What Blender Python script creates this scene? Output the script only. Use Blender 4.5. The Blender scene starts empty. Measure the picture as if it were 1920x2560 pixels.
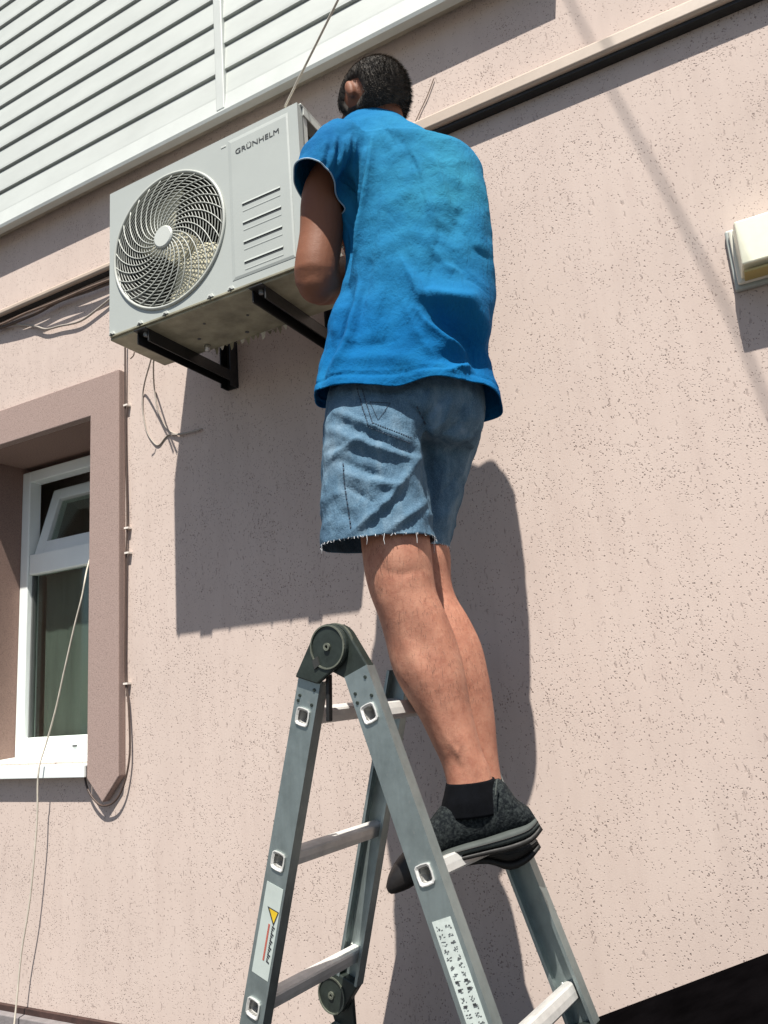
import bpy, bmesh, math, random
from mathutils import Vector, Matrix, noise
random.seed(7)
SC = bpy.context.scene
COL = SC.collection
PI = math.pi

# ------------------------------------------------------------------ camera
CAMZ = 1.6                       # eye height of the photographer; wall face is the plane y = WALL
WALL = 1.80
FOC = 1890.0                     # focal length in pixels of the 1920 x 2560 photograph
R0 = Vector((0.88103626, 0.46683727, -0.07640729))     # image right
R1 = Vector((-0.16975287, 0.16124423, -0.97220587))    # image down
R2 = Vector((-0.4415417, 0.86951898, 0.22130898))      # view direction
cam_d = bpy.data.cameras.new('camera'); cam = bpy.data.objects.new('camera', cam_d); COL.objects.link(cam)
cam_d.sensor_fit = 'VERTICAL'; cam_d.sensor_height = 36.0; cam_d.sensor_width = 27.0
cam_d.lens = 36.0 * FOC / 2560.0
cam_d.clip_start = 0.02; cam_d.clip_end = 3000
m3 = Matrix((R0, -R1, -R2)).transposed()
cam.matrix_world = Matrix.Translation((0, 0, CAMZ)) @ m3.to_4x4()
SC.camera = cam

# ------------------------------------------------------------------ sky, sun, exposure
SUN = Vector((-0.346, 1.0, -2.03)).normalized()        # direction the light travels
elev = math.asin(-SUN.z)
az = math.atan2(-SUN.x, -SUN.y)                          # compass of the sun, from +Y towards +X
world = bpy.data.worlds.new('World'); SC.world = world; world.use_nodes = True
wn = world.node_tree; wn.nodes.clear()
sky = wn.nodes.new('ShaderNodeTexSky'); sky.sky_type = 'NISHITA'; sky.sun_disc = False
sky.sun_elevation = elev; sky.sun_rotation = az; sky.air_density = 1.0; sky.dust_density = 1.2; sky.ozone_density = 1.0
bg = wn.nodes.new('ShaderNodeBackground'); bg.inputs['Strength'].default_value = 0.055
wo = wn.nodes.new('ShaderNodeOutputWorld')
wn.links.new(sky.outputs[0], bg.inputs[0]); wn.links.new(bg.outputs[0], wo.inputs[0])
sl = bpy.data.lights.new('sun', 'SUN'); sl.energy = 4.6; sl.angle = math.radians(0.5); sl.color = (1.0, 0.955, 0.88)
so = bpy.data.objects.new('sun', sl); COL.objects.link(so)
so.rotation_euler = SUN.to_track_quat('-Z', 'Y').to_euler(); so.location = (3, -4, 8)
SC.view_settings.view_transform = 'Standard'; SC.view_settings.look = 'None'
SC.view_settings.gamma = 1.0; SC.view_settings.use_curve_mapping = False
SC.view_settings.exposure = 0.90
SC.cycles.max_bounces = 8

# ------------------------------------------------------------------ measuring helpers
def ray(px, py):
    d = R0 * (px - 960.0) + R1 * (py - 1280.0) + R2 * FOC
    return d / d.y
def P(px, py, y):
    r = ray(px, py) * y
    return Vector((r.x, r.y, r.z + CAMZ))
VH = Vector((-0.403, 0.915, 0.0)).normalized()           # the way the man faces
RH = Vector((0.915, 0.403, 0.0)).normalized()
def PV(px, py, t):
    r = ray(px, py); r = r * (t / r.dot(VH))
    return Vector((r.x, r.y, r.z + CAMZ))
def proj(p):
    q = Vector((p[0], p[1], p[2] - CAMZ)); z = q.dot(R2)
    return (960 + FOC * q.dot(R0) / z, 1280 + FOC * q.dot(R1) / z)

# ------------------------------------------------------------------ materials
def nt(name):
    m = bpy.data.materials.new(name); m.use_nodes = True
    t = m.node_tree; b = t.nodes['Principled BSDF']
    return m, t, b
def N(t, kind, **kw):
    n = t.nodes.new(kind)
    for k, v in kw.items():
        if k.startswith('_'): setattr(n, k[1:], v)
        else: n.inputs[k].default_value = v
    return n
def L(t, a, b): t.links.new(a, b)
def coords(t, scale=(1, 1, 1), rot=(0, 0, 0)):
    tc = t.nodes.new('ShaderNodeTexCoord'); mp = t.nodes.new('ShaderNodeMapping')
    mp.inputs['Scale'].default_value = scale; mp.inputs['Rotation'].default_value = rot
    L(t, tc.outputs['Object'], mp.inputs[0]); return mp.outputs[0]
def ramp(t, fac, stops):
    r = t.nodes.new('ShaderNodeValToRGB'); e = r.color_ramp.elements
    e[0].position = stops[0][0]; e[0].color = tuple(stops[0][1]) + (1,)
    e[1].position = stops[-1][0]; e[1].color = tuple(stops[-1][1]) + (1,)
    for p, c in stops[1:-1]:
        n = e.new(p); n.color = tuple(c) + (1,)
    L(t, fac, r.inputs[0]); return r.outputs[0]
def mix(t, fac, a, b, mode='MIX'):
    m = t.nodes.new('ShaderNodeMix'); m.data_type = 'RGBA'; m.blend_type = mode
    for i, v in ((0, fac), (6, a), (7, b)):
        if hasattr(v, 'links'): L(t, v, m.inputs[i])
        elif i == 0: m.inputs[0].default_value = v
        else: m.inputs[i].default_value = tuple(v) + ((1,) if len(v) == 3 else ())
    return m.outputs[2]
def math_n(t, op, a, b=None, c=None, clamp=False):
    n = t.nodes.new('ShaderNodeMath'); n.operation = op; n.use_clamp = clamp
    for i, v in enumerate((a, b, c)):
        if v is None: continue
        if hasattr(v, 'links'): L(t, v, n.inputs[i])
        else: n.inputs[i].default_value = v
    return n.outputs[0]
def bump(t, b, h, strength=0.3, dist=0.01):
    n = N(t, 'ShaderNodeBump', Strength=strength, Distance=dist)
    L(t, h, n.inputs['Height']); L(t, n.outputs[0], b.inputs['Normal']); return n
def noise_t(t, vec, scale, detail=4, rough=0.55, dist=0.0):
    n = N(t, 'ShaderNodeTexNoise', Scale=scale, Detail=detail, Roughness=rough, Distortion=dist)
    L(t, vec, n.inputs['Vector']); return n.outputs['Fac']
def simple(name, col, rough=0.5, metal=0.0, var=0.12, scale=14.0, bmp=0.05, bscale=120.0, spec=0.5, stretch=(1, 1, 1)):
    m, t, b = nt(name); v = coords(t, stretch)
    n = noise_t(t, v, scale, 5, 0.6)
    lo = [c * (1 - var * 1.6) for c in col]; hi = [min(1, c * (1 + var)) for c in col]
    L(t, ramp(t, n, [(0.3, lo), (0.7, hi)]), b.inputs['Base Color'])
    n2 = noise_t(t, v, bscale, 3, 0.6)
    L(t, math_n(t, 'MULTIPLY_ADD', n2, 0.25, rough - 0.12), b.inputs['Roughness'])
    b.inputs['Metallic'].default_value = metal; b.inputs['Specular IOR Level'].default_value = spec
    if bmp: bump(t, b, n2, bmp, 0.004)
    return m

def plaster(name, base, pit_col, pits=1.0, fine=1.0):
    m, t, b = nt(name)
    v = coords(t)
    wob = N(t, 'ShaderNodeTexNoise', Scale=55.0, Detail=2.0); L(t, v, wob.inputs['Vector'])
    sub = t.nodes.new('ShaderNodeVectorMath'); sub.operation = 'MULTIPLY_ADD'
    L(t, wob.outputs['Color'], sub.inputs[0]); sub.inputs[1].default_value = (0.013, 0.0, 0.013); L(t, v, sub.inputs[2])
    hs = []
    for k, (sc, rot, thr) in enumerate((((170, 80, 100), 0.25, 0.30), ((120, 80, 200), -0.6, 0.27), ((240, 80, 150), 0.9, 0.30))):
        mp = t.nodes.new('ShaderNodeMapping'); mp.vector_type = 'POINT'
        mp.inputs['Rotation'].default_value = (0, rot, 0); mp.inputs['Scale'].default_value = sc; mp.inputs['Location'].default_value = (k * 3.3, 0, k * 1.7)
        L(t, sub.outputs[0], mp.inputs[0])
        vo = N(t, 'ShaderNodeTexVoronoi', Scale=1.0, Randomness=1.0); vo.voronoi_dimensions = '3D'; L(t, mp.outputs[0], vo.inputs['Vector'])
        # pits come in drifts where the grains were dragged by the float
        dr = noise_t(t, v, 5.0 + 4 * k, 4, 0.65)
        hashv = math_n(t, 'FRACT', math_n(t, 'MULTIPLY', vo.outputs['Color'], 7.31))
        amt = math_n(t, 'MULTIPLY_ADD', dr, (3.0, 3.2, 2.6)[k], (-1.12, -1.2, -1.0)[k])
        keep = math_n(t, 'GREATER_THAN', amt, hashv)
        size = math_n(t, 'MULTIPLY_ADD', hashv, 0.16, thr * 0.72)
        d = math_n(t, 'SUBTRACT', size, vo.outputs['Distance'])
        d = math_n(t, 'MULTIPLY', d, 9.0, clamp=True)
        hs.append(math_n(t, 'MULTIPLY', d, keep))
    pit = math_n(t, 'MAXIMUM', math_n(t, 'MAXIMUM', hs[0], hs[1]), hs[2])
    pit = math_n(t, 'MULTIPLY', pit, pits)
    big = noise_t(t, v, 2.2, 5, 0.6); streak = noise_t(t, coords(t, (26, 26, 3.0)), 1.0, 4, 0.6)
    fin = noise_t(t, v, 260.0, 3, 0.7)
    c1 = ramp(t, big, [(0.25, [c * 0.93 for c in base]), (0.5, base), (0.75, [min(1, base[0] * 1.03), base[1] * 1.045, base[2] * 1.05])])
    c2 = mix(t, math_n(t, 'MULTIPLY', math_n(t, 'SUBTRACT', streak, 0.45, clamp=True), 0.75 * fine), c1, [base[0] * 0.72, base[1] * 0.68, base[2] * 0.68])
    c3 = mix(t, math_n(t, 'MULTIPLY', math_n(t, 'SUBTRACT', fin, 0.5, clamp=True), 0.9 * fine), c2, [c * 0.7 for c in base])
    # long worm-like grooves, sparse, mostly upright
    mpw = t.nodes.new('ShaderNodeMapping'); mpw.inputs['Rotation'].default_value = (0, 0.12, 0); mpw.inputs['Scale'].default_value = (95, 60, 24); L(t, sub.outputs[0], mpw.inputs[0])
    vw = N(t, 'ShaderNodeTexVoronoi', Scale=1.0, Randomness=1.0); L(t, mpw.outputs[0], vw.inputs['Vector'])
    hw = math_n(t, 'FRACT', math_n(t, 'MULTIPLY', vw.outputs['Color'], 5.17)); dw = noise_t(t, v, 3.3, 4, .6)
    worm = math_n(t, 'MULTIPLY', math_n(t, 'MULTIPLY', math_n(t, 'SUBTRACT', 0.26, vw.outputs['Distance']), 6.0, clamp=True), math_n(t, 'GREATER_THAN', math_n(t, 'MULTIPLY_ADD', dw, 1.3, -.42), hw))
    pit = math_n(t, 'MAXIMUM', pit, math_n(t, 'MULTIPLY', worm, 0.6 * pits))
    dirt = noise_t(t, coords(t, (1.4, 1.4, .5)), 1.6, 6, .62, .8)
    c3 = mix(t, math_n(t, 'MULTIPLY', math_n(t, 'SUBTRACT', dirt, .52, clamp=True), 1.5), c3, [base[0]*.80, base[1]*.80, base[2]*.79])
    c4 = mix(t, math_n(t, 'MULTIPLY', pit, 0.66), c3, pit_col)
    L(t, c4, b.inputs['Base Color']); b.inputs['Roughness'].default_value = 0.92; b.inputs['Specular IOR Level'].default_value = 0.15
    h = math_n(t, 'SUBTRACT', math_n(t, 'ADD', math_n(t, 'MULTIPLY', fin, 0.16), math_n(t, 'MULTIPLY', streak, 0.25)), pit)
    bump(t, b, h, 0.55, 0.0022)
    return m

M = {}
M['plaster'] = plaster('pink_bark_plaster', (0.535, 0.44, 0.39), (0.17, 0.12, 0.105))
def grain_plaster(name, base):
    m, t, b = nt(name); v = coords(t)
    f1 = noise_t(t, v, 240, 3, 0.75); f2 = noise_t(t, v, 7, 4, 0.6)
    c = ramp(t, f1, [(0.30, [x * 0.45 for x in base]), (0.47, [x * 0.92 for x in base]), (0.6, base), (0.78, [min(1, x * 1.35) for x in base])])
    c = mix(t, math_n(t, 'MULTIPLY', f2, 0.5), c, [base[0] * 0.9, base[1] * 0.84, base[2] * 0.84])
    L(t, c, b.inputs['Base Color']); b.inputs['Roughness'].default_value = 0.95; b.inputs['Specular IOR Level'].default_value = 0.1
    bump(t, b, f1, 0.5, 0.002); return m
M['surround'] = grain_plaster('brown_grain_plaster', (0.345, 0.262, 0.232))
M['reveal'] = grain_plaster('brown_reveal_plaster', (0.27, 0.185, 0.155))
M['pvc'] = simple('white_pvc', (0.76, 0.80, 0.78), 0.35, 0, 0.03, 6, 0.0)
M['siding'] = simple('white_vinyl_siding', (0.50, 0.525, 0.495), 0.5, 0, 0.05, 9, 0.06, 90, stretch=(0.4, 1, 1))
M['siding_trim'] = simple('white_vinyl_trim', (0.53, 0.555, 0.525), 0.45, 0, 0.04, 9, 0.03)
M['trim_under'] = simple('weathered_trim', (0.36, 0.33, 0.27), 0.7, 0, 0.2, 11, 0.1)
M['trunk'] = simple('cream_cable_trunking', (0.44, 0.355, 0.285), 0.5, 0, 0.06, 10, 0.03)
M['ac'] = simple('pale_grey_enamel', (0.39, 0.415, 0.39), 0.42, 0, 0.03, 5, 0.02)
M['ac_light'] = simple('pale_white_enamel', (0.49, 0.51, 0.475), 0.4, 0, 0.03, 5, 0.02)
M['ac_pan'] = simple('stained_base_pan', (0.33, 0.31, 0.22), 0.5, 0.25, 0.3, 13, 0.12, 40)
M['guard'] = simple('guard_wire_enamel', (0.43, 0.445, 0.405), 0.4, 0, 0.03, 8, 0.0)
M['fan'] = simple('beige_fan_plastic', (0.50, 0.47, 0.34), 0.45, 0, 0.08, 8, 0.0)
M['cavity'] = simple('dark_cavity', (0.028, 0.029, 0.027), 0.7, 0, 0.2, 8, 0.0)
M['fin'] = simple('condenser_fins', (0.22, 0.225, 0.21), 0.5, 0.3, 0.3, 60, 0.2, 200)
M['print'] = simple('dark_print', (0.03, 0.032, 0.035), 0.6, 0, 0.1, 8, 0.0)
M['print_grey'] = simple('grey_print', (0.10, 0.105, 0.105), 0.6, 0, 0.1, 8, 0.0)
M['slot'] = simple('dark_slot', (0.075, 0.08, 0.078), 0.7, 0, 0.1, 8, 0.0)
M['black_metal'] = simple('black_painted_steel', (0.012, 0.012, 0.012), 0.5, 0.0, 0.3, 20, 0.06)
M['black_matt'] = simple('black_roof_sheet', (0.0025, 0.0022, 0.0025), 0.95, 0, 0.3, 12, 0.05, spec=0.0)
M['steel'] = simple('bright_fixing', (0.62, 0.62, 0.60), 0.3, 0.8, 0.1, 20, 0.0)
M['wire_brown'] = simple('brown_cable_sheath', (0.17, 0.115, 0.085), 0.6, 0, 0.15, 30, 0.0)
M['wire_dark'] = simple('dark_cable_sheath', (0.07, 0.045, 0.035), 0.55, 0, 0.15, 30, 0.0)
M['wire_white'] = simple('off_white_cord', (0.55, 0.50, 0.42), 0.7, 0, 0.12, 40, 0.0)
M['wire_grey'] = simple('grey_cord', (0.34, 0.30, 0.26), 0.7, 0, 0.12, 40, 0.0)
M['clip'] = simple('white_clip', (0.72, 0.66, 0.6), 0.5, 0, 0.05, 9, 0.0)
M['lamp'] = simple('cream_lamp_body', (0.70, 0.68, 0.58), 0.4, 0, 0.05, 9, 0.0)
M['lamp_rim'] = simple('grey_lamp_rim', (0.40, 0.43, 0.40), 0.45, 0, 0.1, 12, 0.0)
M['lamp_in'] = simple('ochre_lamp_tray', (0.42, 0.33, 0.12), 0.5, 0, 0.1, 12, 0.0)
M['plinth'] = simple('grey_plinth_stone', (0.20, 0.18, 0.18), 0.85, 0, 0.2, 18, 0.3, 80)
M['flash'] = simple('dark_red_flashing', (0.045, 0.022, 0.018), 0.6, 0, 0.3, 22, 0.1)
M['ground'] = simple('asphalt_yard', (0.075, 0.073, 0.072), 0.9, 0, 0.2, 3, 0.3, 60)
M['room'] = simple('room_dark', (0.05, 0.05, 0.05), 0.9, 0, 0.1, 3, 0.0)
M['curtain'] = simple('grey_green_blind', (0.125, 0.143, 0.132), 0.9, 0, 0.12, 4, 0.0, stretch=(6, 6, 0.6))
def glass_m():                     # thin pane: lets light through, mirrors the sky at a glance
    m, t, b = nt('window_glass'); t.nodes.remove(b)
    tr = N(t, 'ShaderNodeBsdfTransparent'); tr.inputs[0].default_value = (.82, .865, .83, 1)
    gl = N(t, 'ShaderNodeBsdfGlossy'); gl.inputs['Roughness'].default_value = 0.03; gl.inputs[0].default_value = (.9, .95, .92, 1)
    fr = N(t, 'ShaderNodeLayerWeight', Blend=0.5); mx = N(t, 'ShaderNodeMixShader')
    L(t, math_n(t, 'MULTIPLY_ADD', math_n(t, 'POWER', fr.outputs['Facing'], 4.0), .9, .05, clamp=True), mx.inputs[0]); L(t, tr.outputs[0], mx.inputs[1]); L(t, gl.outputs[0], mx.inputs[2])
    L(t, mx.outputs[0], t.nodes['Material Output'].inputs[0]); return m
M['glass'] = glass_m()
def lamp_glass():
    m, t, b = nt('opal_lamp_glass'); v = coords(t); n = noise_t(t, v, 30, 2)
    L(t, ramp(t, n, [(0.3, (0.80, 0.78, 0.60)), (0.7, (0.86, 0.84, 0.66))]), b.inputs['Base Color'])
    b.inputs['Roughness'].default_value = 0.25; b.inputs['Subsurface Weight'].default_value = 0.0
    return m
M['opal'] = lamp_glass()
def aluminium(name, col, rough, bright=1.0, metal=0.85):
    m, t, b = nt(name); v = coords(t, (1, 1, 1)); n = noise_t(t, v, 18, 6, 0.65); n2 = noise_t(t, coords(t, (160, 160, 6)), 1.0, 3)
    c = ramp(t, n, [(0.25, [x * 0.74 for x in col]), (0.55, col), (0.8, [min(1, x * 1.12) for x in col])])
    sp = noise_t(t, v, 75, 4, 0.7)
    c = mix(t, math_n(t, 'MULTIPLY', math_n(t, 'SUBTRACT', sp, 0.62, clamp=True), 3.0, clamp=True), c, (0.55, 0.52, 0.48))
    L(t, c, b.inputs['Base Color']); b.inputs['Metallic'].default_value = metal
    L(t, math_n(t, 'MULTIPLY_ADD', n2, 0.25, rough), b.inputs['Roughness'])
    bump(t, b, n2, 0.05, 0.001); return m
M['alu'] = aluminium('dull_aluminium', (0.34, 0.395, 0.39), 0.38)
M['alu_rung'] = aluminium('bright_aluminium_rung', (0.66, 0.65, 0.62), 0.36, metal=0.35)
M['hinge'] = simple('dark_green_cast_hinge', (0.026, 0.034, 0.029), 0.42, 0.2, 0.2, 30, 0.08)
M['hinge_rim'] = simple('worn_hinge_rim', (0.13, 0.14, 0.11), 0.5, 0.2, 0.3, 40, 0.05)
M['sticker'] = simple('white_sticker', (0.52, 0.575, 0.54), 0.6, 0, 0.12, 40, 0.0)
M['sticker_grey'] = simple('pale_green_sticker', (0.44, 0.49, 0.46), 0.5, 0, 0.05, 20, 0.0)
M['yellow'] = simple('yellow_print', (0.62, 0.42, 0.02), 0.5, 0, 0.08, 30, 0.0)
M['red'] = simple('red_print', (0.42, 0.10, 0.07), 0.5, 0, 0.1, 30, 0.0)

# ------------------------------------------------------------------ mesh builder
class MB:
    def __init__(s): s.v = []; s.f = []
    def add(s, vs, fs):
        o = len(s.v); s.v += [tuple(v) for v in vs]; s.f += [tuple(i + o for i in f) for f in fs]
    def box(s, lo, hi):
        x0, y0, z0 = lo; x1, y1, z1 = hi
        s.add([(x0,y0,z0),(x1,y0,z0),(x1,y1,z0),(x0,y1,z0),(x0,y0,z1),(x1,y0,z1),(x1,y1,z1),(x0,y1,z1)],
              [(0,3,2,1),(4,5,6,7),(0,1,5,4),(1,2,6,5),(2,3,7,6),(3,0,4,7)])
    def obox(s, o, ax, ay, az_):          # oriented box from a corner and three edge vectors
        o = Vector(o)
        c = [o, o+ax, o+ax+ay, o+ay, o+az_, o+ax+az_, o+ax+ay+az_, o+ay+az_]
        s.add(c, [(0,3,2,1),(4,5,6,7),(0,1,5,4),(1,2,6,5),(2,3,7,6),(3,0,4,7)])
    def prism(s, pts, d):                 # polygon (3D points) extruded by d
        n = len(pts); d = Vector(d); a = [Vector(p) for p in pts]
        s.add(a + [p + d for p in a], [tuple(range(n))[::-1], tuple(range(n, 2*n))] + [(i, (i+1) % n, n+(i+1) % n, n+i) for i in range(n)])
    def rings(s, rs, cap=True, closed=False):
        n = len(rs[0]); vs = [p for r in rs for p in r]; fs = []
        k = len(rs)
        for i in range(k if closed else k - 1):
            j = (i + 1) % k
            for q in range(n): fs.append((i*n+q, i*n+(q+1) % n, j*n+(q+1) % n, j*n+q))
        if cap and not closed:
            fs.append(tuple(range(n))[::-1]); fs.append(tuple((k-1)*n+q for q in range(n)))
        s.add(vs, fs)
    def tube(s, pts, r, n=8, cap=True, closed=False):
        pts = [Vector(p) for p in pts]; rs = []; up = None
        for i, p in enumerate(pts):
            if closed: t = (pts[(i+1) % len(pts)] - pts[i-1])
            else: t = (pts[min(i+1, len(pts)-1)] - pts[max(i-1, 0)])
            t.normalize()
            if up is None: up = t.orthogonal().normalized()
            up = (up - t * up.dot(t)).normalized(); w = t.cross(up)
            rr = r[i] if isinstance(r, (list, tuple)) else r
            rs.append([p + (up * math.cos(2*PI*q/n) + w * math.sin(2*PI*q/n)) * rr for q in range(n)])
        s.rings(rs, cap, closed)
    def build(s, name, mat, parent=None, bevel=0.0, smooth=False, seg=2):
        me = bpy.data.meshes.new(name); me.from_pydata(s.v, [], s.f); me.update()
        bm = bmesh.new(); bm.from_mesh(me); bmesh.ops.recalc_face_normals(bm, faces=bm.faces); bm.to_mesh(me); bm.free()
        o = bpy.data.objects.new(name, me); COL.objects.link(o)
        if mat: me.materials.append(mat)
        if smooth:
            for p in me.polygons: p.use_smooth = True
        if bevel:
            b = o.modifiers.new('bevel', 'BEVEL'); b.width = bevel; b.segments = seg; b.limit_method = 'ANGLE'; b.angle_limit = math.radians(40)
        if parent: o.parent = parent
        return o
def boxo(name, lo, hi, mat, parent=None, bevel=0.0):
    b = MB(); b.box(lo, hi); return b.build(name, mat, parent, bevel)
def H(x, y, z): return (x, y, z + CAMZ)      # coordinates measured from eye level
def hbox(name, lo, hi, mat, parent=None, bevel=0.0): return boxo(name, H(*lo), H(*hi), mat, parent, bevel)
def tag(o, label, cat, group=None, kind=None):
    o['label'] = label; o['category'] = cat
    if group: o['group'] = group
    if kind: o['kind'] = kind
    return o
def struct(o): o['kind'] = 'structure'; return o
def thing(name, label, cat, group=None):
    o = bpy.data.objects.new(name, None); COL.objects.link(o); o.empty_display_size = 0.1
    return tag(o, label, cat, group)
def spline(pts, k=8):
    pts = [Vector(p) for p in pts]; out = []
    for i in range(len(pts) - 1):
        a, b, c, d = pts[max(i-1, 0)], pts[i], pts[i+1], pts[min(i+2, len(pts)-1)]
        for j in range(k):
            t = j / k
            out.append(0.5 * ((2*b) + (c-a)*t + (2*a-5*b+4*c-d)*t*t + (3*b-a-3*c+d)*t**3))
    out.append(pts[-1]); return out
def wire(name, pts, r, mat, label=None, cat='cable', group=None, parent=None, k=8):
    b = MB(); b.tube(spline(pts, k), r, 7); o = b.build(name, mat, parent, smooth=True)
    if label: tag(o, label, cat, group)
    return o

# ------------------------------------------------------------------ ground
g = MB(); g.add([(-60, -60, 0), (60, -60, 0), (60, 60, 0), (-60, 60, 0)], [(0, 1, 2, 3)])
struct(g.build('ground', M['ground']))

# ------------------------------------------------------------------ the house
house = thing('house', 'pink plastered house wall under white horizontal siding, with a white framed window', 'house')
WX0, WX1, WY1 = -2.701, -2.02, 2.02           # window opening and depth of the frame
WZ0, WZ1 = -0.168, 0.992
XL, XR, ZT = -6.5, 3.2, 1.925
w = MB()
def wq(x0, x1, z0, z1): w.add([H(x0, WALL, z0), H(x1, WALL, z0), H(x1, WALL, z1), H(x0, WALL, z1)], [(0, 1, 2, 3)])
wq(XL, WX0, -0.904, ZT); wq(WX1, XR, -0.904, ZT); wq(WX0, WX1, WZ1, ZT); wq(WX0, WX1, -0.904, WZ0)
w.box(H(XL, 2.35, -1.6), H(XR, 2.4, 4.6)); w.box(H(XR - 0.002, WALL + 0.002, -1.6), H(XR + 0.05, 2.35, 4.6)); w.box(H(XL - 0.05, WALL + 0.002, -1.6), H(XL + 0.002, 2.35, 4.6))
wall = w.build('wall', M['plaster'], house)
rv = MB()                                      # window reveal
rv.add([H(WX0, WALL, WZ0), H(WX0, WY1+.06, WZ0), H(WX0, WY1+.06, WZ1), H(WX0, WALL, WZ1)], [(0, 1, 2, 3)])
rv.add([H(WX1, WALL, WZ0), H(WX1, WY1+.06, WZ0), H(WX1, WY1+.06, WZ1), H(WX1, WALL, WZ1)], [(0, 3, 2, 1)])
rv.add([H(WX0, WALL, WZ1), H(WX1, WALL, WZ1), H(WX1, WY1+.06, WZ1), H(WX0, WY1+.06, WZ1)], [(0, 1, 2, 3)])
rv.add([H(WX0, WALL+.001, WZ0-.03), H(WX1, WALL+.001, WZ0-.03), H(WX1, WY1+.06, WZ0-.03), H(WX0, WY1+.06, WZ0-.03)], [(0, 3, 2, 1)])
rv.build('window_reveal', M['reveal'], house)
# raised brown surround with pointed lower ends
SO, SI, YS = -1.883, -2.021, WALL - 0.030
s = MB()
lx0, lx1 = 2*(-2.3605) - SO, 2*(-2.3605) - SI
out = [(SO, 1.132), (SO, -0.214), ((SO+SI)/2, -0.290), (SI, -0.218), (SI, WZ1), (lx1, WZ1), (lx1, -0.218), ((lx0+lx1)/2, -0.290), (lx0, -0.214), (lx0, 1.132)]
legs = [[(SO, WZ1), (SO, -0.214), ((SO+SI)/2, -0.290), (SI, -0.218), (SI, WZ1)], [(lx0, WZ1), (lx1, WZ1), (lx1, -0.218), ((lx0+lx1)/2, -0.290), (lx0, -0.214)],
        [(lx0, WZ1), (lx0, 1.132), (SO, 1.132), (SO, WZ1), (SI, WZ1), (lx1, WZ1)]]
s.prism([H(x, YS, z) for x, z in out], (0, 0.0295, 0))
sur = s.build('window_surround', M['surround'], house, 0.003)
# sill
b = MB(); b.prism([H(WX0-.05, WALL-.04, -.176), H(WX0-.05, WALL-.04, -.2135), H(WX0-.05, WALL-.03, -.2135), H(WX0-.05, WALL-.03, -.182), H(WX0-.05, WY1, -.175), H(WX0-.05, WY1, -.1664)], (WX1-WX0+.049, 0, 0))
sill = b.build('window_sill', M['pvc'], house, 0.002)
# window: frame, transom, tilted vent, panes
def rect_frame(mb, x0, x1, z0, z1, y0, y1, wd, tw=None):
    mb.box(H(x0, y0, z0), H(x0+wd, y1, z1)); mb.box(H(x1-wd, y0, z0), H(x1, y1, z1))
    mb.box(H(x0+wd, y0, z0), H(x1-wd, y1, z0+(tw or wd))); mb.box(H(x0+wd, y0, z1-wd), H(x1-wd, y1, z1))
win = MB(); rect_frame(win, WX0, WX1, WZ0, .9705, WY1, WY1+.055, 0.047, 0.071)
window = win.build('window', M['pvc'], house, 0.004)
tb = MB(); tb.box(H(WX0+.05, WY1+.004, .536), H(WX1-.05, WY1+.05, .619)); tb.build('transom', M['pvc'], window, 0.004)
boxo('glazing_bead', H(WX0+.05, WY1+.02, -.097), H(WX0+.058, WY1+.04, .536), M['slot'], window)
boxo('pane', H(WX0+.05, WY1+.030, -.097), H(WX1-.05, WY1+.036, .536), M['glass'], window)
boxo('drain_cap', H(-2.378, WY1-.004, -.137), H(-2.357, WY1+.001, -.130), M['slot'], window)
# vent sash, hinged at its foot, head tipped into the room
ang = math.radians(17.0)
def tipped(x, dy, dz): return H(x, WY1+.022 + dz*math.sin(ang) + dy*math.cos(ang), 0.623 + dz*math.cos(ang) - dy*math.sin(ang))
def tbox(mb, x0, x1, z0, z1, y0, y1):
    vs = [tipped(x, y, z) for z in (z0, z1) for (x, y) in ((x0, y0), (x1, y0), (x1, y1), (x0, y1))]
    mb.add(vs, [(0,3,2,1),(4,5,6,7),(0,1,5,4),(1,2,6,5),(2,3,7,6),(3,0,4,7)])
v = MB(); a0, a1, hh = WX0+.055, WX1-.055, 0.30
tbox(v, a0, a0+.052, 0, hh, 0, .045); tbox(v, a1-.052, a1, 0, hh, 0, .045); tbox(v, a0+.052, a1-.052, 0, .052, 0, .045); tbox(v, a0+.052, a1-.052, hh-.052, hh, 0, .045)
v.build('vent_sash', M['pvc'], window, 0.003)
v = MB(); tbox(v, a0+.052, a1-.052, .052, hh-.052, .018, .024); v.build('vent_pane', M['glass'], window)
# room behind the window
r = MB(); r.box(H(WX0-.5, 3.2, -.5), H(WX1+.5, 3.25, 1.3)); r.box(H(WX0-.5, 2.42, 1.25), H(WX1+.5, 3.2, 1.3)); r.box(H(WX0-.55, 2.42, -.5), H(WX0-.5, 3.25, 1.3)); r.box(H(WX1+.5, 2.42, -.5), H(WX1+.55, 3.25, 1.3))
r.build('room', M['room'], house)
c = MB(); rs = []
for i in range(41):
    x = WX0 + 0.055 + (WX1-WX0-.11) * i / 40
    rs.append((x, WY1 + 0.085 + 0.002*math.sin(i*.9) + 0.003*math.sin(i*.31)))
c.add([H(x, y, -.12) for x, y in rs] + [H(x, y, .545) for x, y in rs], [(i, i+1, 42+i, 41+i) for i in range(40)])
c.build('blind', M['curtain'], house, smooth=True)
# plinth at the wall foot
boxo('plinth', H(XL, WALL-.035, -1.6), H(XR, WALL+.03, -.921), M['plinth'], house, 0.003)
boxo('plinth_flashing', H(XL, WALL-.012, -.921), H(XR, WALL+.03, -.9045), M['flash'], house)

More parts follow.
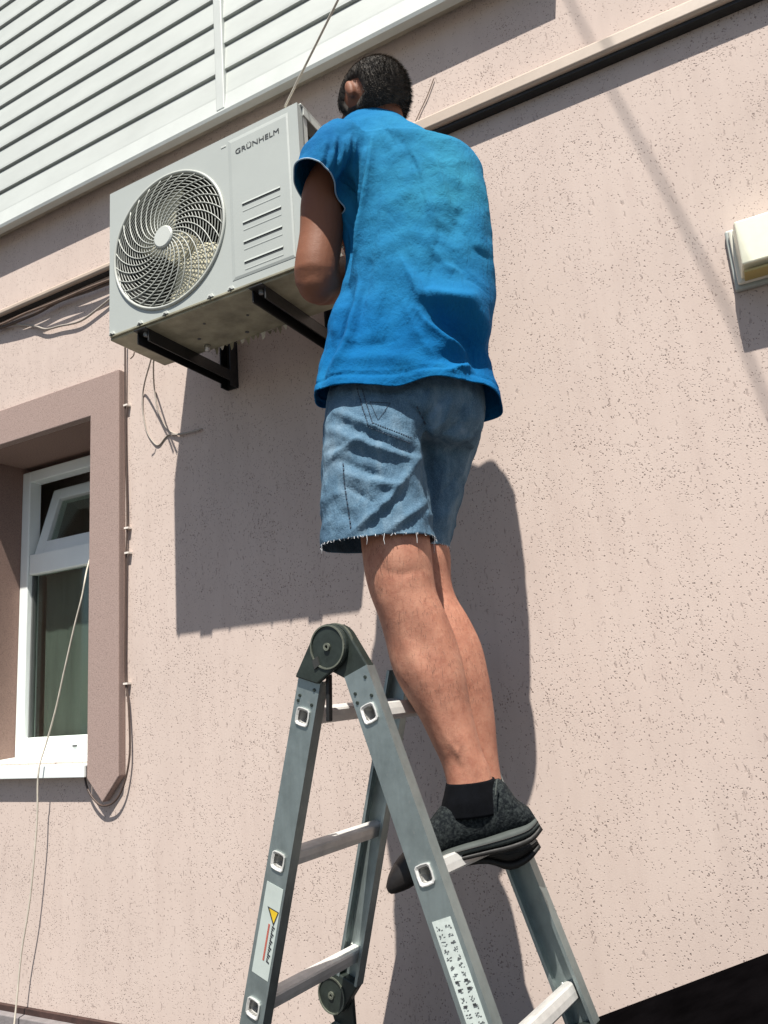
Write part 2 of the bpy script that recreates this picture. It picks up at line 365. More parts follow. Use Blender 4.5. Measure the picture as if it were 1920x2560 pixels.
# siding of the upper floor (overhangs the wall by 9 cm)
SX1 = -0.245; STR0, STR1 = -1.384, -1.348; YSD = 1.734
PITCH = 0.1039; ZB = 1.960
def board(x0, x1, z, top):
    b = MB()
    prof = [(YSD+.030, z+.012), (YSD+.030, z), (YSD-.004, z), (YSD-.004, z+.010), (YSD+.003, top-.012), (YSD+.022, top), (YSD+.030, top)]
    b.prism([H(x0, y, zz) for y, zz in prof], (x1-x0, 0, 0)); return b.build('siding_board', M['siding'], house)
for k in range(26):
    z = ZB + PITCH * k
    board(-6.5, STR0 + .004, z, z + PITCH + .002); board(STR1 - .004, SX1, z, z + PITCH + .002)
# bottom starter panel with its lip, soffit, and the vertical joint strip
b = MB(); prof = [(1.725, 1.886), (1.721, 1.897), (1.729, 1.962), (YSD+.025, 1.962), (YSD+.025, 1.893)]
b.prism([H(-6.5, y, z) for y, z in prof], (SX1+6.5, 0, 0)); b.build('siding_lip', M['siding_trim'], house)
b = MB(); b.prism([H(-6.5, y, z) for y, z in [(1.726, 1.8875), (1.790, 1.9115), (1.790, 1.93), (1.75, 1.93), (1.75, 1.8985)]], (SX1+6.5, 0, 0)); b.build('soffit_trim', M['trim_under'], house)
hbox('joint_strip', (STR0, YSD-.014, 1.903), (STR1, YSD+.02, 4.58), M['siding_trim'], house, 0.004)
hbox('upper_wall', (XL, YSD+.031, 1.926), (XR, 2.35, 4.6), M['siding_trim'], house)
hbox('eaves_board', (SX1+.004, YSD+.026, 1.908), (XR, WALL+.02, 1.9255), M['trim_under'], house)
# ------------------------------------------------------------------ cable trunking, lamp, canopy
def trunk(x0, x1, z0, z1, y0, label, tray=.010):
    t = thing('cable_trunking', label, 'cable trunking', 'cream cable trunking across the wall')
    b = MB(); prof = [(WALL-.001, z0), (y0+.006, z0), (y0, z0+.006), (y0, z1-.012), (y0+.010, z1), (WALL-.001, z1)]
    b.prism([H(x0, y, z) for y, z in prof], (x1-x0, 0, 0)); b.build('cover', M['trunk'], t, 0.002)
    hbox('back_tray', (x0-.0, y0+.014, z0-tray), (x1, WALL-.001, z0-.0005), M['black_metal'], t)
    return t
trunk(-0.86, 3.1, 1.5310, 1.5800, 1.757, 'cream cable trunking running across the wall to the right of the man')
trunk(-6.4, -1.50, 1.5330, 1.5620, 1.760, 'cream cable trunking on the wall left of the air conditioner, loose wires under it', .002)
for (pts, r, mt, lab) in (
    ([P(-60, 826, 1.775), P(0, 812, 1.772), P(60, 785, 1.765), P(120, 762, 1.765), P(180, 737, 1.765), P(225, 718, 1.765), P(300, 690, 1.77)], .0045, 'wire_brown', 'brown cable sagging just under the left trunking'),
    ([P(-60, 838, 1.782), P(0, 820, 1.78), P(90, 784, 1.778), P(150, 752, 1.778), P(230, 724, 1.776), P(300, 697, 1.78)], .006, 'wire_dark', 'black cable running tight along the left trunking'),
    ([P(0, 815, 1.788), P(40, 812, 1.788), P(85, 815, 1.788), P(115, 823, 1.788), P(150, 815, 1.788), P(200, 803, 1.788), P(245, 772, 1.788), P(290, 735, 1.788)], .0042, 'wire_grey', 'slack grey cable drooping between left trunking and air conditioner')):
    wire('cable', pts, r, M[mt], lab)

lamp = thing('wall_lamp', 'cream rectangular bulkhead lamp on the wall at the right edge', 'wall lamp')
hbox('back_plate', (.031, WALL-.016, .807), (.34, WALL-.001, .958), M['lamp_rim'], lamp, .004)
hbox('rim', (.038, WALL-.030, .815), (.333, WALL-.0162, .951), M['lamp'], lamp, .005)
b = MB(); y0, y1 = WALL-.0302, WALL-.085
lo = [H(.046, y0, .8225), H(.325, y0, .8225), H(.325, y0, .944), H(.046, y0, .944)]; hi = [H(.052, y1, .832), H(.319, y1, .832), H(.319, y1, .936), H(.052, y1, .936)]
b.rings([lo, hi]); b.build('lamp_cover', M['opal'], lamp, .003, seg=2)
hbox('tray', (.053, WALL-.075, .8165), (.318, WALL-.0305, .8222), M['lamp_in'], lamp, .001)

can = thing('stair_canopy', 'black sloping canopy on the wall at the lower right corner', 'canopy')
b = MB(); dx, dz = .359, .1542
A = Vector(H(-.4984 - dx*1.2, 0, -.7304 - dz*1.2)); B_ = Vector(H(-.4984 + dx*4.0, 0, -.7304 + dz*4.0))
b.prism([(A.x, WALL-.002, A.z), (B_.x, WALL-.002, B_.z), (B_.x, WALL-.002, B_.z-.03), (A.x, WALL-.002, A.z-.03)], (0, -.62, 0)); b.build('roof_sheet', M['black_matt'], can)
b = MB(); b.prism([(A.x+.02, WALL-.60, A.z-.02), (B_.x, WALL-.60, B_.z-.034), (B_.x, WALL-.60, .0), (A.x+.02, WALL-.60, .0)], (0, .03, 0)); b.build('side_panel', M['black_matt'], can)

# ------------------------------------------------------------------ cables round the window and the unit
dk = thing('clipped_cable', 'dark cable clipped down the right side of the window surround', 'cable')
pts = [P(313, 850, 1.785), P(313, 960, 1.788), P(314, 1100, 1.79), P(318, 1290, 1.79), P(316, 1390, 1.79), P(314, 1560, 1.79), P(314, 1690, 1.79),
       P(321, 1755, 1.787), P(325, 1860, 1.785), P(320, 1920, 1.783), P(306, 1972, 1.78), P(284, 2006, 1.778), P(255, 2014, 1.778), P(232, 1995, 1.78), P(217, 1966, 1.784), P(212, 1935, 1.79), P(216, 1912, 1.793)]
wire('sheath', pts, .0032, M['wire_dark'], parent=dk)
for (x, y) in ((315, 1013), (317, 1320), (318, 1382), (315, 1709)):
    c0 = P(x, y, 1.786); boxo('clip', c0 - Vector((.009, .004, .003)), c0 + Vector((.009, .013, .003)), M['clip'], dk)
wire('hanging_wire', [P(381, 885, 1.66), P(376, 905, 1.70), P(360, 965, 1.785), P(356, 1015, 1.795), P(366, 1075, 1.797), P(384, 1106, 1.797), P(398, 1112, 1.797), P(420, 1088, 1.797), P(452, 1086, 1.79), P(500, 1075, 1.792)], .0026, M['wire_grey'],
     'thin grey wire hanging below the air conditioner, left strand of the loop', 'wire')
wire('hanging_wire', [P(390, 885, 1.66), P(384, 905, 1.70), P(385, 960, 1.785), P(392, 1015, 1.795), P(408, 1058, 1.797), P(432, 1082, 1.797), P(460, 1083, 1.79), P(505, 1072, 1.792)], .0026, M['wire_grey'],
     'thin grey wire hanging below the air conditioner, right strand of the loop', 'wire')
wire('short_wire', [P(336, 880, 1.66), P(333, 890, 1.66), P(326, 897, 1.66)], .002, M['wire_brown'], 'short brown wire end under the left of the air conditioner', 'wire')
wire('window_cord', [P(226, 1392, 2.0), P(216, 1430, 1.80), P(205, 1490, 1.765), P(185, 1570, 1.762), P(160, 1680, 1.76), P(140, 1770, 1.758), P(118, 1850, 1.755), P(101, 1905, 1.742), P(96, 1935, 1.738), P(94, 1965, 1.74), P(92, 2060, 1.745), P(76, 2240, 1.75), P(54, 2380, 1.752), P(42, 2500, 1.752), P(34, 2575, 1.74)], .0028, M['wire_white'],
     'off white cord hanging out of the window over the sill', 'cord')
wire('overhead_cord', [P(712, 268, 1.445), P(745, 201, 1.42), P(782, 127, 1.38), P(848, -6, 1.32), P(930, -172, 1.28)], .003, M['wire_white'], 'pale cord rising from the air conditioner past the siding', 'cord')
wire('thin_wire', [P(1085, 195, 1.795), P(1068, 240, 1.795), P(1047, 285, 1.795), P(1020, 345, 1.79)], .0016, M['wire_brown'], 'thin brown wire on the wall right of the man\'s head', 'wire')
# service cable overhead, seen through its soft shadow on the wall
ts = 1.35
wire('service_cable', [P(x, y, WALL) - Vector((-.346, 1.0, -2.03)) * ts for x, y in ((1380, -90), (1436, 28), (1476, 105), (1516, 200), (1640, 430), (1750, 640), (1832, 804), (1920, 1015), (2000, 1230), (2100, 1520))], .0042, M['wire_grey'],
     'overhead service cable in front of the wall, casting a soft slanting shadow')

# ------------------------------------------------------------------ air conditioner
AX0, AX1, AY0, AY1, AZ0, AZ1 = -1.487, -.845, 1.364, 1.577, .979, 1.418
ac = thing('air_conditioner', 'pale grey outdoor air conditioner unit with round fan guard and lettering, on brackets', 'air conditioner')
FC, FR = Vector((-1.272, AY0, 1.193)), .190
ac.location = (0, 0, -0.0477); ac.scale = (1.0298, 1.0298, 1.0298)      # the unit is 66 cm wide
pn = MB(); n = 96; angs = sorted([2*PI*i/n for i in range(n)] + [math.atan2(zz-FC.z, xx-FC.x) % (2*PI) for xx in (AX0, AX1) for zz in (AZ0, AZ1)])
def rect_hit(a):
    c_, s_ = math.cos(a), math.sin(a); k = 1e9
    if c_ > 1e-9: k = min(k, (AX1-FC.x)/c_)
    if c_ < -1e-9: k = min(k, (AX0-FC.x)/c_)
    if s_ > 1e-9: k = min(k, (AZ1-FC.z)/s_)
    if s_ < -1e-9: k = min(k, (AZ0-FC.z)/s_)
    return (FC.x+c_*k, FC.z+s_*k)
rr = [[], [], [], []]
for a in angs:
    hx, hz = rect_hit(a); cx, cz = math.cos(a), math.sin(a)
    rr[0].append(H(hx, AY0, hz)); rr[1].append(H(FC.x+cx*(FR+.004), AY0, FC.z+cz*(FR+.004)))
    rr[2].append(H(FC.x+cx*(FR-.002), AY0+.006, FC.z+cz*(FR-.002))); rr[3].append(H(FC.x+cx*(FR-.006), AY0+.075, FC.z+cz*(FR-.006)))
pn.rings([rr[0], rr[1], rr[2]], cap=False)
back = [H(*(Vector(p) - Vector((0, 0, CAMZ)) + Vector((0, .02, 0)))) for p in rr[0]]
pn.rings([back, rr[0]], cap=False)
pn.build('front_panel', M['ac'], ac)
d = MB(); d.rings([rr[2], rr[3]], cap=False); d.build('fan_shroud', M['cavity'], ac)
# case
cs = MB()
cs.box(H(AX0, AY0+.0205, AZ0), H(AX0+.004, AY1, AZ1-.004))                               # left side
cs.box(H(AX0, AY0+.0205, AZ1-.004), H(AX1-.001, AY1, AZ1))                               # top
cs.build('casing', M['ac'], ac, .001)
hbox('top_lid', (AX0-.003, AY0+.012, AZ1+.0005), (AX1+.004, AY1+.004, AZ1+.006), M['ac_light'], ac, .002)
hbox('lid_skirt', (AX1+.0005, AY0+.022, AZ1-.022), (AX1+.004, AY1+.004, AZ1+.0003), M['ac_light'], ac, .001)
# right side: corner post, rear post, lower service plate; the cover is off and the inside is open
hbox('corner_post', (AX1-.02, AY0+.0205, AZ0), (AX1, AY0+.044, AZ1-.0045), M['ac_light'], ac, .002)
hbox('post_seam', (AX1+.0002, AY0+.0206, AZ0), (AX1+.0012, AY0+.0226, AZ1-.024), M['slot'], ac)
hbox('rear_post', (AX1-.004, AY1-.03, AZ0), (AX1, AY1, AZ1-.0045), M['ac'], ac, .001)
hbox('valve_plate', (AX1-.006, AY0+.0445, AZ0), (AX1-.002, AY1-.0305, AZ0+.12), M['ac'], ac, .001)
for zz in (.03, .08):
    b = MB(); b.tube([H(AX1-.002, 1.49, AZ0+zz), H(AX1+.03, 1.49, AZ0+zz)], .010, 10); b.build('valve', M['steel'], ac, smooth=False)
hbox('inner_partition', (AX1-.17, AY0+.022, AZ0+.01), (AX1-.165, AY1-.02, AZ1-.01), M['cavity'], ac)
hbox('rear_grille', (AX0+.004, AY1-.006, AZ0), (AX1-.004, AY1, AZ1-.004), M['fin'], ac)
hbox('wiring_box', (AX1-.16, AY0+.03, AZ1-.12), (AX1-.02, AY0+.10, AZ1-.03), M['cavity'], ac, .003)
# base pan, flange, feet, dimples
hbox('base_pan', (AX0-.001, AY0+.004, AZ0-.013), (AX1+.001, AY1-.002, AZ0-.0005), M['ac_pan'], ac, .003)
hbox('pan_flange', (AX0+.004, AY0-.002, AZ0-.007), (AX1-.004, AY0+.0035, AZ0-.001), M['ac_pan'], ac, .001)
for x in (AX0+.012, AX0+.115, AX0+.205, AX0+.355, AX0+.42):
    b = MB(); b.prism([H(x-.011, AY0-.004, AZ0-.001), H(x+.011, AY0-.004, AZ0-.001), H(x+.007, AY0-.004, AZ0+.008), H(x-.007, AY0-.004, AZ0+.008)], (0, .006, 0)); tb_ = b.build('fixing_tab', M['ac_light'], ac, .001)
    b = MB(); b.tube([H(x, AY0-.0075, AZ0-.001), H(x, AY0-.004, AZ0-.001)], .0032, 8); b.build('screw', M['slot'], tb_)
for x, y, r in ((-1.36, 1.43, .006), (-1.29, 1.50, .005), (-1.22, 1.44, .004), (-1.37, 1.53, .004), (-1.10, 1.47, .004), (-1.02, 1.52, .005), (-1.16, 1.545, .006)):
    b = MB(); b.tube([H(x, y, AZ0-.0145), H(x, y, AZ0-.0128)], r, 10); b.build('drain_hole', M['slot'], ac)
b = MB(); b.tube([H(-1.30, 1.545, AZ0-.030), H(-1.30, 1.545, AZ0-.013)], [.007, .010], 12); b.build('drain_spout', M['steel'], ac, smooth=True)
random.seed(3)
for i in range(17):
    x = -1.29 + .29*i/16; y = 1.574 + random.uniform(-.004, .004)
    b = MB(); hgt = random.uniform(.006, .016) if i % 3 else .022
    b.prism([H(x-.007, y, AZ0-.012), H(x+.007, y, AZ0-.012), H(x+.004, y, AZ0-.012-hgt*.7), H(x+random.uniform(-.003, .003), y, AZ0-.012-hgt)], (0, .002, 0)); b.build('foam_scrap', M['lamp'] if i % 4 == 1 else M['ac_pan'], ac)
# embossed service section, slots, lettering
b = MB(); e0, e1, f0, f1 = -1.063, -.872, .999, 1.403
b.rings([[H(e0, AY0-.0004, f0), H(e1, AY0-.0004, f0), H(e1, AY0-.0004, f1), H(e0, AY0-.0004, f1)], [H(e0+.012, AY0-.0024, f0+.008), H(e1-.006, AY0-.0024, f0+.008), H(e1-.006, AY0-.0024, f1-.012), H(e0+.012, AY0-.0024, f1-.012)]])
emb = b.build('embossed_panel', M['ac'], ac, .002)
YE = AY0 - .0026
for zz in (1.1965, 1.143, 1.089, 1.0345):
    x0, x1 = -1.021, -.906
    b = MB(); b.box(H(x0, YE-.0006, zz-.0019), H(x1, YE+.001, zz+.0021)); so_ = b.build('louvre', M['slot'], ac)
    b = MB(); b.prism([H(x0-.001, YE-.0002, zz+.0026), H(x0-.001, YE-.0022, zz+.0024), H(x0-.001, YE-.0002, zz+.008)], (x1-x0+.002, 0, 0)); b.build('louvre_hood', M['ac'], so_)
    b = MB(); b.prism([H(x0, YE-.0002, zz-.019), H(x0, YE-.0007, zz-.017), H(x0, YE-.0002, zz-.015)], (x1-x0, 0, 0)); b.build('louvre_rib', M['ac'], so_)
for cx, cz in ((-1.073, 1.392), (-.885, 1.397)):
    hbox('dimple', (cx-.012, AY0-.0012, cz-.003), (cx+.005, AY0+.001, cz+.003), M['ac_light'], ac, .002)  # lighter colour paints in the bright highlights of the dimples
cu = bpy.data.curves.new('lettering', 'FONT'); cu.body = 'GRÜNHELM'; cu.size = 1.0; cu.extrude = 0.0
to = bpy.data.objects.new('lettering_src', cu); COL.objects.link(to)
bpy.context.view_layer.update()
dg = bpy.context.evaluated_depsgraph_get(); me = bpy.data.meshes.new_from_object(to.evaluated_get(dg))
bpy.data.objects.remove(to)
xs = [v_.co.x for v_ in me.vertices]; sx = .136 / (max(xs) - min(xs))
for v_ in me.vertices: v_.co = Vector((-1.0365 + (v_.co.x - min(xs)) * sx, YE - .0009, CAMZ + 1.3505 + v_.co.y * .0205 + (v_.co.x - min(xs)) * sx * 0.02))
lt = bpy.data.objects.new('lettering', me); COL.objects.link(lt); lt.parent = ac; me.materials.append(M['print'])
sm = lt.modifiers.new('thick', 'SOLIDIFY'); sm.thickness = .0004
# fan and guard
fb = MB(); fb.tube([H(FC.x, AY0+.075, FC.z), H(FC.x, AY0+.035, FC.z)], [.050, .044], 24); fan = fb.build('fan', M['fan'], ac, smooth=False)
for k in range(2):
    a0_ = math.radians(140 + 180*k); bl = MB(); rows = []
    for i in range(8):
        r_ = .042 + (.172-.042)*i/7; row = []
        for j in range(9):
            a_ = a0_ + (j/8-.5)*math.radians(84) - .35*(i/7)
            row.append(H(FC.x+r_*math.cos(a_), AY0+.050 + .026*(j/8-.5) - .004*i/7, FC.z+r_*math.sin(a_)))
        rows.append(row)
    vs = [p for r_ in rows for p in r_]; bl.add(vs, [(i*9+j, i*9+j+1, i*9+10+j, i*9+9+j) for i in range(7) for j in range(8)])
    o = bl.build('blade', M['fan'], fan, smooth=True); sd = o.modifiers.new('t', 'SOLIDIFY'); sd.thickness = .002
gd = MB(); ringp = [H(FC.x+(FR+.002)*math.cos(2*PI*i/96), AY0-.002, FC.z+(FR+.002)*math.sin(2*PI*i/96)) for i in range(96)]
gd.tube(ringp, .0045, 8, closed=True); guard = gd.build('fan_guard', M['guard'], ac, smooth=True)
def dome(r_): return AY0 - .002 - .013 * (1 - (r_/FR)**2)
for i in range(17):
    r_ = .038 + (.182-.038)*i/16
    b = MB(); b.tube([H(FC.x+r_*math.cos(2*PI*q/72), dome(r_)+.0016, FC.z+r_*math.sin(2*PI*q/72)) for q in range(72)], .0011, 5, closed=True); b.build('guard_ring', M['guard'], guard, smooth=True)
for k in range(28):
    p_ = []
    for j in range(15):
        f_ = j/14; r_ = .030 + (.190-.030)*f_; a_ = 2*PI*k/28 - math.radians(72) * f_**0.85
        p_.append(H(FC.x+r_*math.cos(a_), dome(r_), FC.z+r_*math.sin(a_)))
    b = MB(); b.tube(p_, .0016, 5); b.build('guard_spoke', M['guard'], guard, smooth=True)
b = MB(); b.tube([H(FC.x, dome(0)+.008, FC.z), H(FC.x, dome(0)-.003, FC.z), H(FC.x, dome(0)-.006, FC.z)], [.032, .032, .028], 32); b.build('guard_cap', M['ac_light'], guard, .001)

def bracket(xc, label):
    t = thing('wall_bracket', label, 'bracket', 'black wall brackets under the air conditioner')
    b = MB(); z1 = .9945; AY0 = 1.405
    b.box(H(xc-.021, AY0-.004, z1-.004), H(xc+.021, WALL-.004, z1)); b.box(H(xc-.021, AY0+.01, z1-.036), H(xc-.017, WALL-.004, z1-.0042)); b.box(H(xc+.017, AY0+.01, z1-.036), H(xc+.021, WALL-.004, z1-.0042))
    b.build('arm', M['black_metal'], t, .001)
    b = MB(); b.box(H(xc-.021, WALL-.0045, z1-.05), H(xc+.023, WALL-.0005, z1+.135)); b.box(H(xc-.0213, WALL-.036, z1-.05), H(xc-.0172, WALL-.0047, z1+.134)); b.box(H(xc+.0172, WALL-.036, z1-.05), H(xc+.0213, WALL-.0047, z1+.134))
    b.build('wall_plate', M['black_metal'], t, .001)
    for q in (.02, .21):
        b = MB(); b.tube([H(xc, AY0+q, z1+.0005), H(xc, AY0+q, z1-.014)], .006, 6); b.build('bolt', M['steel'], t)
    return t
bracket(-1.415, 'black steel wall bracket under the fan side of the air conditioner')
bracket(-1.022, 'black steel wall bracket under the lettered side, beside the man\'s elbow')

# ------------------------------------------------------------------ ladder
lad = thing('folding_ladder', 'grey aluminium folding ladder standing open as an A frame, the man on its rungs', 'ladder')
U = Vector((math.sin(math.radians(8)), math.cos(math.radians(8)), 0)); EE = Vector((U.y, -U.x, 0)); ZZ = Vector((0, 0, 1))
HC = Vector((-.785, 1.267, .078 + CAMZ)); LW = .325; SW = .058; SD = .025
def LP(e, z, u): return HC + EE*e + ZZ*(z - .078) + U*u         # z measured from eye level
LEG = {-1: (-.077, -.307), 1: (.087, .349)}                     # e at the first rung, slope
def leg_dir(s): 
    e, k = LEG[s]; return (EE*k - ZZ).normalized() if s > 0 else (EE*k - ZZ).normalized()
Z1 = -.050; DZ = .268
def leg_pt(s, z, u=0.0): e, k = LEG[s]; return LP(e + k*(Z1 - z), z, u)
def q_dir(s): d_ = leg_dir(s); return (EE - d_*EE.dot(d_)).normalized()
HZ = -.685
rung_z = [Z1, Z1-DZ, Z1-2*DZ, Z1-3*DZ-.03, Z1-4*DZ-.03]
def stile(s, u_web, inward, z_top, z_bot, rungs, shift=0.0):
    """C channel: web with real holes for the rung ends, two flanges turned inwards"""
    d_ = leg_dir(s); q_ = q_dir(s); sh = q_*shift
    L0 = leg_pt(s, z_top, u_web) + sh; ln = (leg_pt(s, z_bot) - leg_pt(s, z_top)).length
    mb = MB(); hs = .0145
    cuts = [0.0]
    for z in rungs:
        a_ = (leg_pt(s, z) - leg_pt(s, z_top)).length; cuts += [a_-hs, a_+hs]
    cuts.append(ln); qs = [-SW/2, -.0125, .0125, SW/2]
    th = U * (0.002 * inward)
    for i in range(len(cuts)-1):
        for j in range(3):
            if j == 1 and i % 2 == 1: continue
            mb.obox(L0 + d_*cuts[i] + q_*qs[j], d_*(cuts[i+1]-cuts[i]), q_*(qs[j+1]-qs[j]), th)
    for sg in (-1, 1):
        mb.obox(L0 + q_*(sg*SW/2 - (0.002 if sg > 0 else 0)) + th*1.02, d_*ln, q_*0.002, U*(inward*(SD-.002)))
        mb.obox(L0 + q_*(sg*(SW/2-.0022) - (.005 if sg > 0 else 0)) + U*(inward*(SD-.0022)), d_*ln, q_*.005, U*(inward*.002))
    return mb.build('stile', M['alu'], lad)
def rung(s, z, shift=0.0):
    d_ = leg_dir(s); q_ = q_dir(s); c0 = leg_pt(s, z) + q_*shift
    prof = []
    for k in range(24):
        a_ = 2*PI*k/24; p_ = 2.0/4.5
        cx = math.copysign(abs(math.cos(a_))**p_, math.cos(a_)); cz = math.copysign(abs(math.sin(a_))**p_, math.sin(a_))
        rib = 1.0 - (.03 if k % 2 else 0)
        prof.append((cx*.0150*rib, cz*.0155*rib))
    def rg(u, k): return [c0 + U*u + q_*(a_*k) + d_*(b_*k) for a_, b_ in prof]
    mb = MB()
    mb.rings([rg(.006, .80), rg(-.001, .80), rg(-.004, 1.05), rg(-.0035, 1.16), rg(.0000, 1.10)], cap=False)    # flared end
    mb.rings([rg(LW-.006, .80), rg(LW+.001, .80), rg(LW+.004, 1.05), rg(LW+.0035, 1.16), rg(LW, 1.10)], cap=False)
    mb.rings([rg(.0022, 1.0), rg(LW-.0022, 1.0)], cap=False)
    mb.rings([rg(-.001, .80), rg(LW+.001, .80)], cap=False)
    return mb.build('rung', M['alu_rung'], lad, smooth=False)
ZTOP = {-1: .022, 1: .028}
for s_ in (-1, 1):
    upper = rung_z[:3]; lower = rung_z[3:]
    sh2 = 0
    for (u_, inn) in ((0.0, 1), (LW, -1)):
        stile(s_, u_, inn, ZTOP[s_], HZ+.045, upper)
        stile(s_, u_, inn, HZ-.06, -1.585, lower)
        foot = MB(); d_ = leg_dir(s_); q_ = q_dir(s_)
        foot.obox(leg_pt(s_, -1.575, u_ - (.003 if inn > 0 else .027)) - q_*(SW/2+.003), d_*.02, q_*(SW+.006), U*.030); foot.build('rubber_foot', M['black_metal'], lad, .003)
    for z in upper: rung(s_, z)
    for z in lower: rung(s_, z)
# hinges: cast plates hugging a disc, on the near and far side, at the apex and in mid leg
def hull(pts):
    pts = sorted(set(pts)); 
    def half(ps):
        h = []
        for p in ps:
            while len(h) > 1 and (h[-1][0]-h[-2][0])*(p[1]-h[-2][1]) - (h[-1][1]-h[-2][1])*(p[0]-h[-2][0]) <= 0: h.pop()
            h.append(p)
        return h
    a_ = half(pts); b_ = half(pts[::-1]); return a_[:-1] + b_[:-1]
def ez(p): v_ = p - HC; return (v_.dot(EE), v_.z + .078)
def plate(name, cen, r_, quad, u0, u1, mat, par, bev=.003):
    cir = [(cen[0]+r_*math.cos(2*PI*k/40), cen[1]+r_*math.sin(2*PI*k/40)) for k in range(40)]
    hl = hull(cir + quad); mb = MB(); mb.prism([LP(e, z, u0) for e, z in hl], U*(u1-u0)); return mb.build(name, mat, par, bev)
def disc(name, cen, r0, r1, u0, u1, mat, par, nseg=40):
    mb = MB(); a_ = [[LP(cen[0]+r_*math.cos(2*PI*k/nseg), cen[1]+r_*math.sin(2*PI*k/nseg), u_) for k in range(nseg)] for r_, u_ in ((r0, u0), (r0, u1), (r1, u1), (r1, u0))]
    mb.rings(a_, cap=False, closed=True); return mb.build(name, mat, par)
def leg_quad(s, z, ext): 
    q_ = q_dir(s); d_ = leg_dir(s); c0 = leg_pt(s, z)
    return [ez(c0 + q_*(sg*SW*.5) + d_*e_) for sg in (-1, 1) for e_ in (0, ext)]
for far in (0, 1):
    o_ = 1 if not far else -1; ub = 0.0 if not far else LW
    cen = (.004, .078); hg = plate('hinge', cen, .044, leg_quad(-1, ZTOP[-1], .004), ub - o_*.010, ub + o_*.001, M['hinge'], lad)
    plate('hinge_arm', (cen[0]+.006, cen[1]-.002), .045, leg_quad(1, ZTOP[1], .004), ub + o_*.0015, ub + o_*.024, M['hinge'], hg)
    disc('rim', cen, .0425, .0395, ub - o_*.0105, ub - o_*.013, M['hinge_rim'], hg)
    disc('pivot', cen, .0075, .0035, ub - o_*.0102, ub - o_*.0145, M['hinge_rim'], hg, 16)
    disc('lock_ring', (cen[0]+.006, cen[1]-.002), .047, .0445, ub + o_*.002, ub + o_*.006, M['hinge_rim'], hg)
    mb = MB(); c0 = LP(-.030, .038, ub - o_*.0104); mb.obox(c0, EE*.013 + ZZ*.007, ZZ*.017 - EE*.004, U*(-o_*.003)); mb.build('lock_window', M['cavity'], hg)
    mb = MB(); mb.obox(LP(-.019, .026, ub + o_*.006), EE*.008, ZZ*-.088 - EE*.006, U*(o_*.012)); mb.build('lock_lever', M['black_metal'], hg, .002)
    for s_ in (-1, 1):
        q_ = q_dir(s_)
        for (qq, zz) in ((.017, ZTOP[s_]-.018), (-.017, ZTOP[s_]-.036), (.017, Z1+.026), (-.019, Z1+.026)):
            c0 = leg_pt(s_, zz, ub) + q_*qq; mb = MB(); mb.tube([c0 - U*(o_*.0022), c0 + U*(o_*.0005)], [.0030, .0038], 10); mb.build('rivet', M['hinge'], lad)
        # mid hinge
        sg = s_; d_ = leg_dir(s_)
        cen2 = ez(leg_pt(s_, HZ) + q_*(-.034)); top = leg_quad(s_, HZ+.045, -.004)
        lowq = [ez(leg_pt(s_, HZ-.06) + q_*(sg_*SW*.5) + d_*e_) for sg_ in (-1, 1) for e_ in (0, .006)]
        mh = plate('mid_hinge', cen2, .040, lowq, ub - o_*.010, ub + o_*.001, M['hinge'], lad)
        plate('hinge_arm', cen2, .040, top, ub + o_*.0015, ub + o_*.024, M['hinge'], mh)
        disc('rim', cen2, .0385, .0360, ub - o_*.0102, ub - o_*.0125, M['hinge_rim'], mh); disc('pivot', cen2, .007, .0035, ub - o_*.0102, ub - o_*.014, M['hinge_rim'], mh, 16)
        if far: 
            disc('inner_rim', cen2, .0385, .0355, ub + o_*.0242, ub + o_*.027, M['hinge_rim'], mh); disc('inner_pivot', cen2, .008, .0035, ub + o_*.0242, ub + o_*.028, M['hinge_rim'], mh, 16)
            for qq, zz in ((.016, HZ+.07), (-.016, HZ+.11)):
                c0 = leg_pt(s_, zz, ub + o_*.003) + q_*qq; mb = MB(); mb.tube([c0, c0 + U*(o_*.003)], [.004, .003], 10); mb.build('rivet', M['steel'], lad)
# stickers
def sticker(name, s, z0, z1, q0, q1, mat):
    q_ = q_dir(s); mb = MB(); a_, b_ = leg_pt(s, z0, -.0006), leg_pt(s, z1, -.0006)
    mb.prism([a_ + q_*q0, a_ + q_*q1, b_ + q_*q1, b_ + q_*q0], U*.0005); o = mb.build(name, mat, lad)
    def at_(f, g_): return a_.lerp(b_, f) + q_*(q0 + (q1-q0)*g_) - U*.0003
    return o, at_
def mark(par, at_, f0, f1, g0, g1, mat, name='printed_mark', sk=0.0):
    mb = MB(); mb.prism([at_(f0, g0), at_(f0+sk, g1), at_(f1+sk, g1), at_(f1, g0)], U*-.0003); return mb.build(name, mat, par)
st, at_ = sticker('warning_sticker', -1, -.362, -.528, -.020, .024, M['sticker_grey'])
mb = MB(); mb.prism([at_(.25, .28), at_(.25, .98), at_(.42, .80)], U*-.0003); mb.build('warning_triangle', M['print'], st)
mb = MB(); mb.prism([at_(.262, .42) - U*.0004, at_(.262, .92) - U*.0004, at_(.385, .79) - U*.0004], U*-.0003); mb.build('warning_triangle_fill', M['yellow'], st)
for i in range(16):
    f = .42 + .4*i/16; mark(st, at_, f, f+.017, .72, .90 - .05*(i % 3), M['print'], sk=.01)
    mark(st, at_, f, f+.02, .50, .60, M['red'])
st, at_ = sticker('instruction_sticker', 1, -.385, -.600, -.019, .020, M['sticker'])
random.seed(11)
for i in range(17):
    f = .035 + .052*i
    for g0, g1 in ((.10, .44), (.58, .92)):
        for j in range(8):
            a_ = g0 + (g1-g0)*random.random()*.7; ff = f + .032*random.random()
            mark(st, at_, ff, ff + random.uniform(.002, .006), a_, a_ + random.uniform(.03, .11), M['print_grey'])
        if i in (7, 8, 10): mark(st, at_, f, f+.016, g0+.05, g0+.22, M['print'])
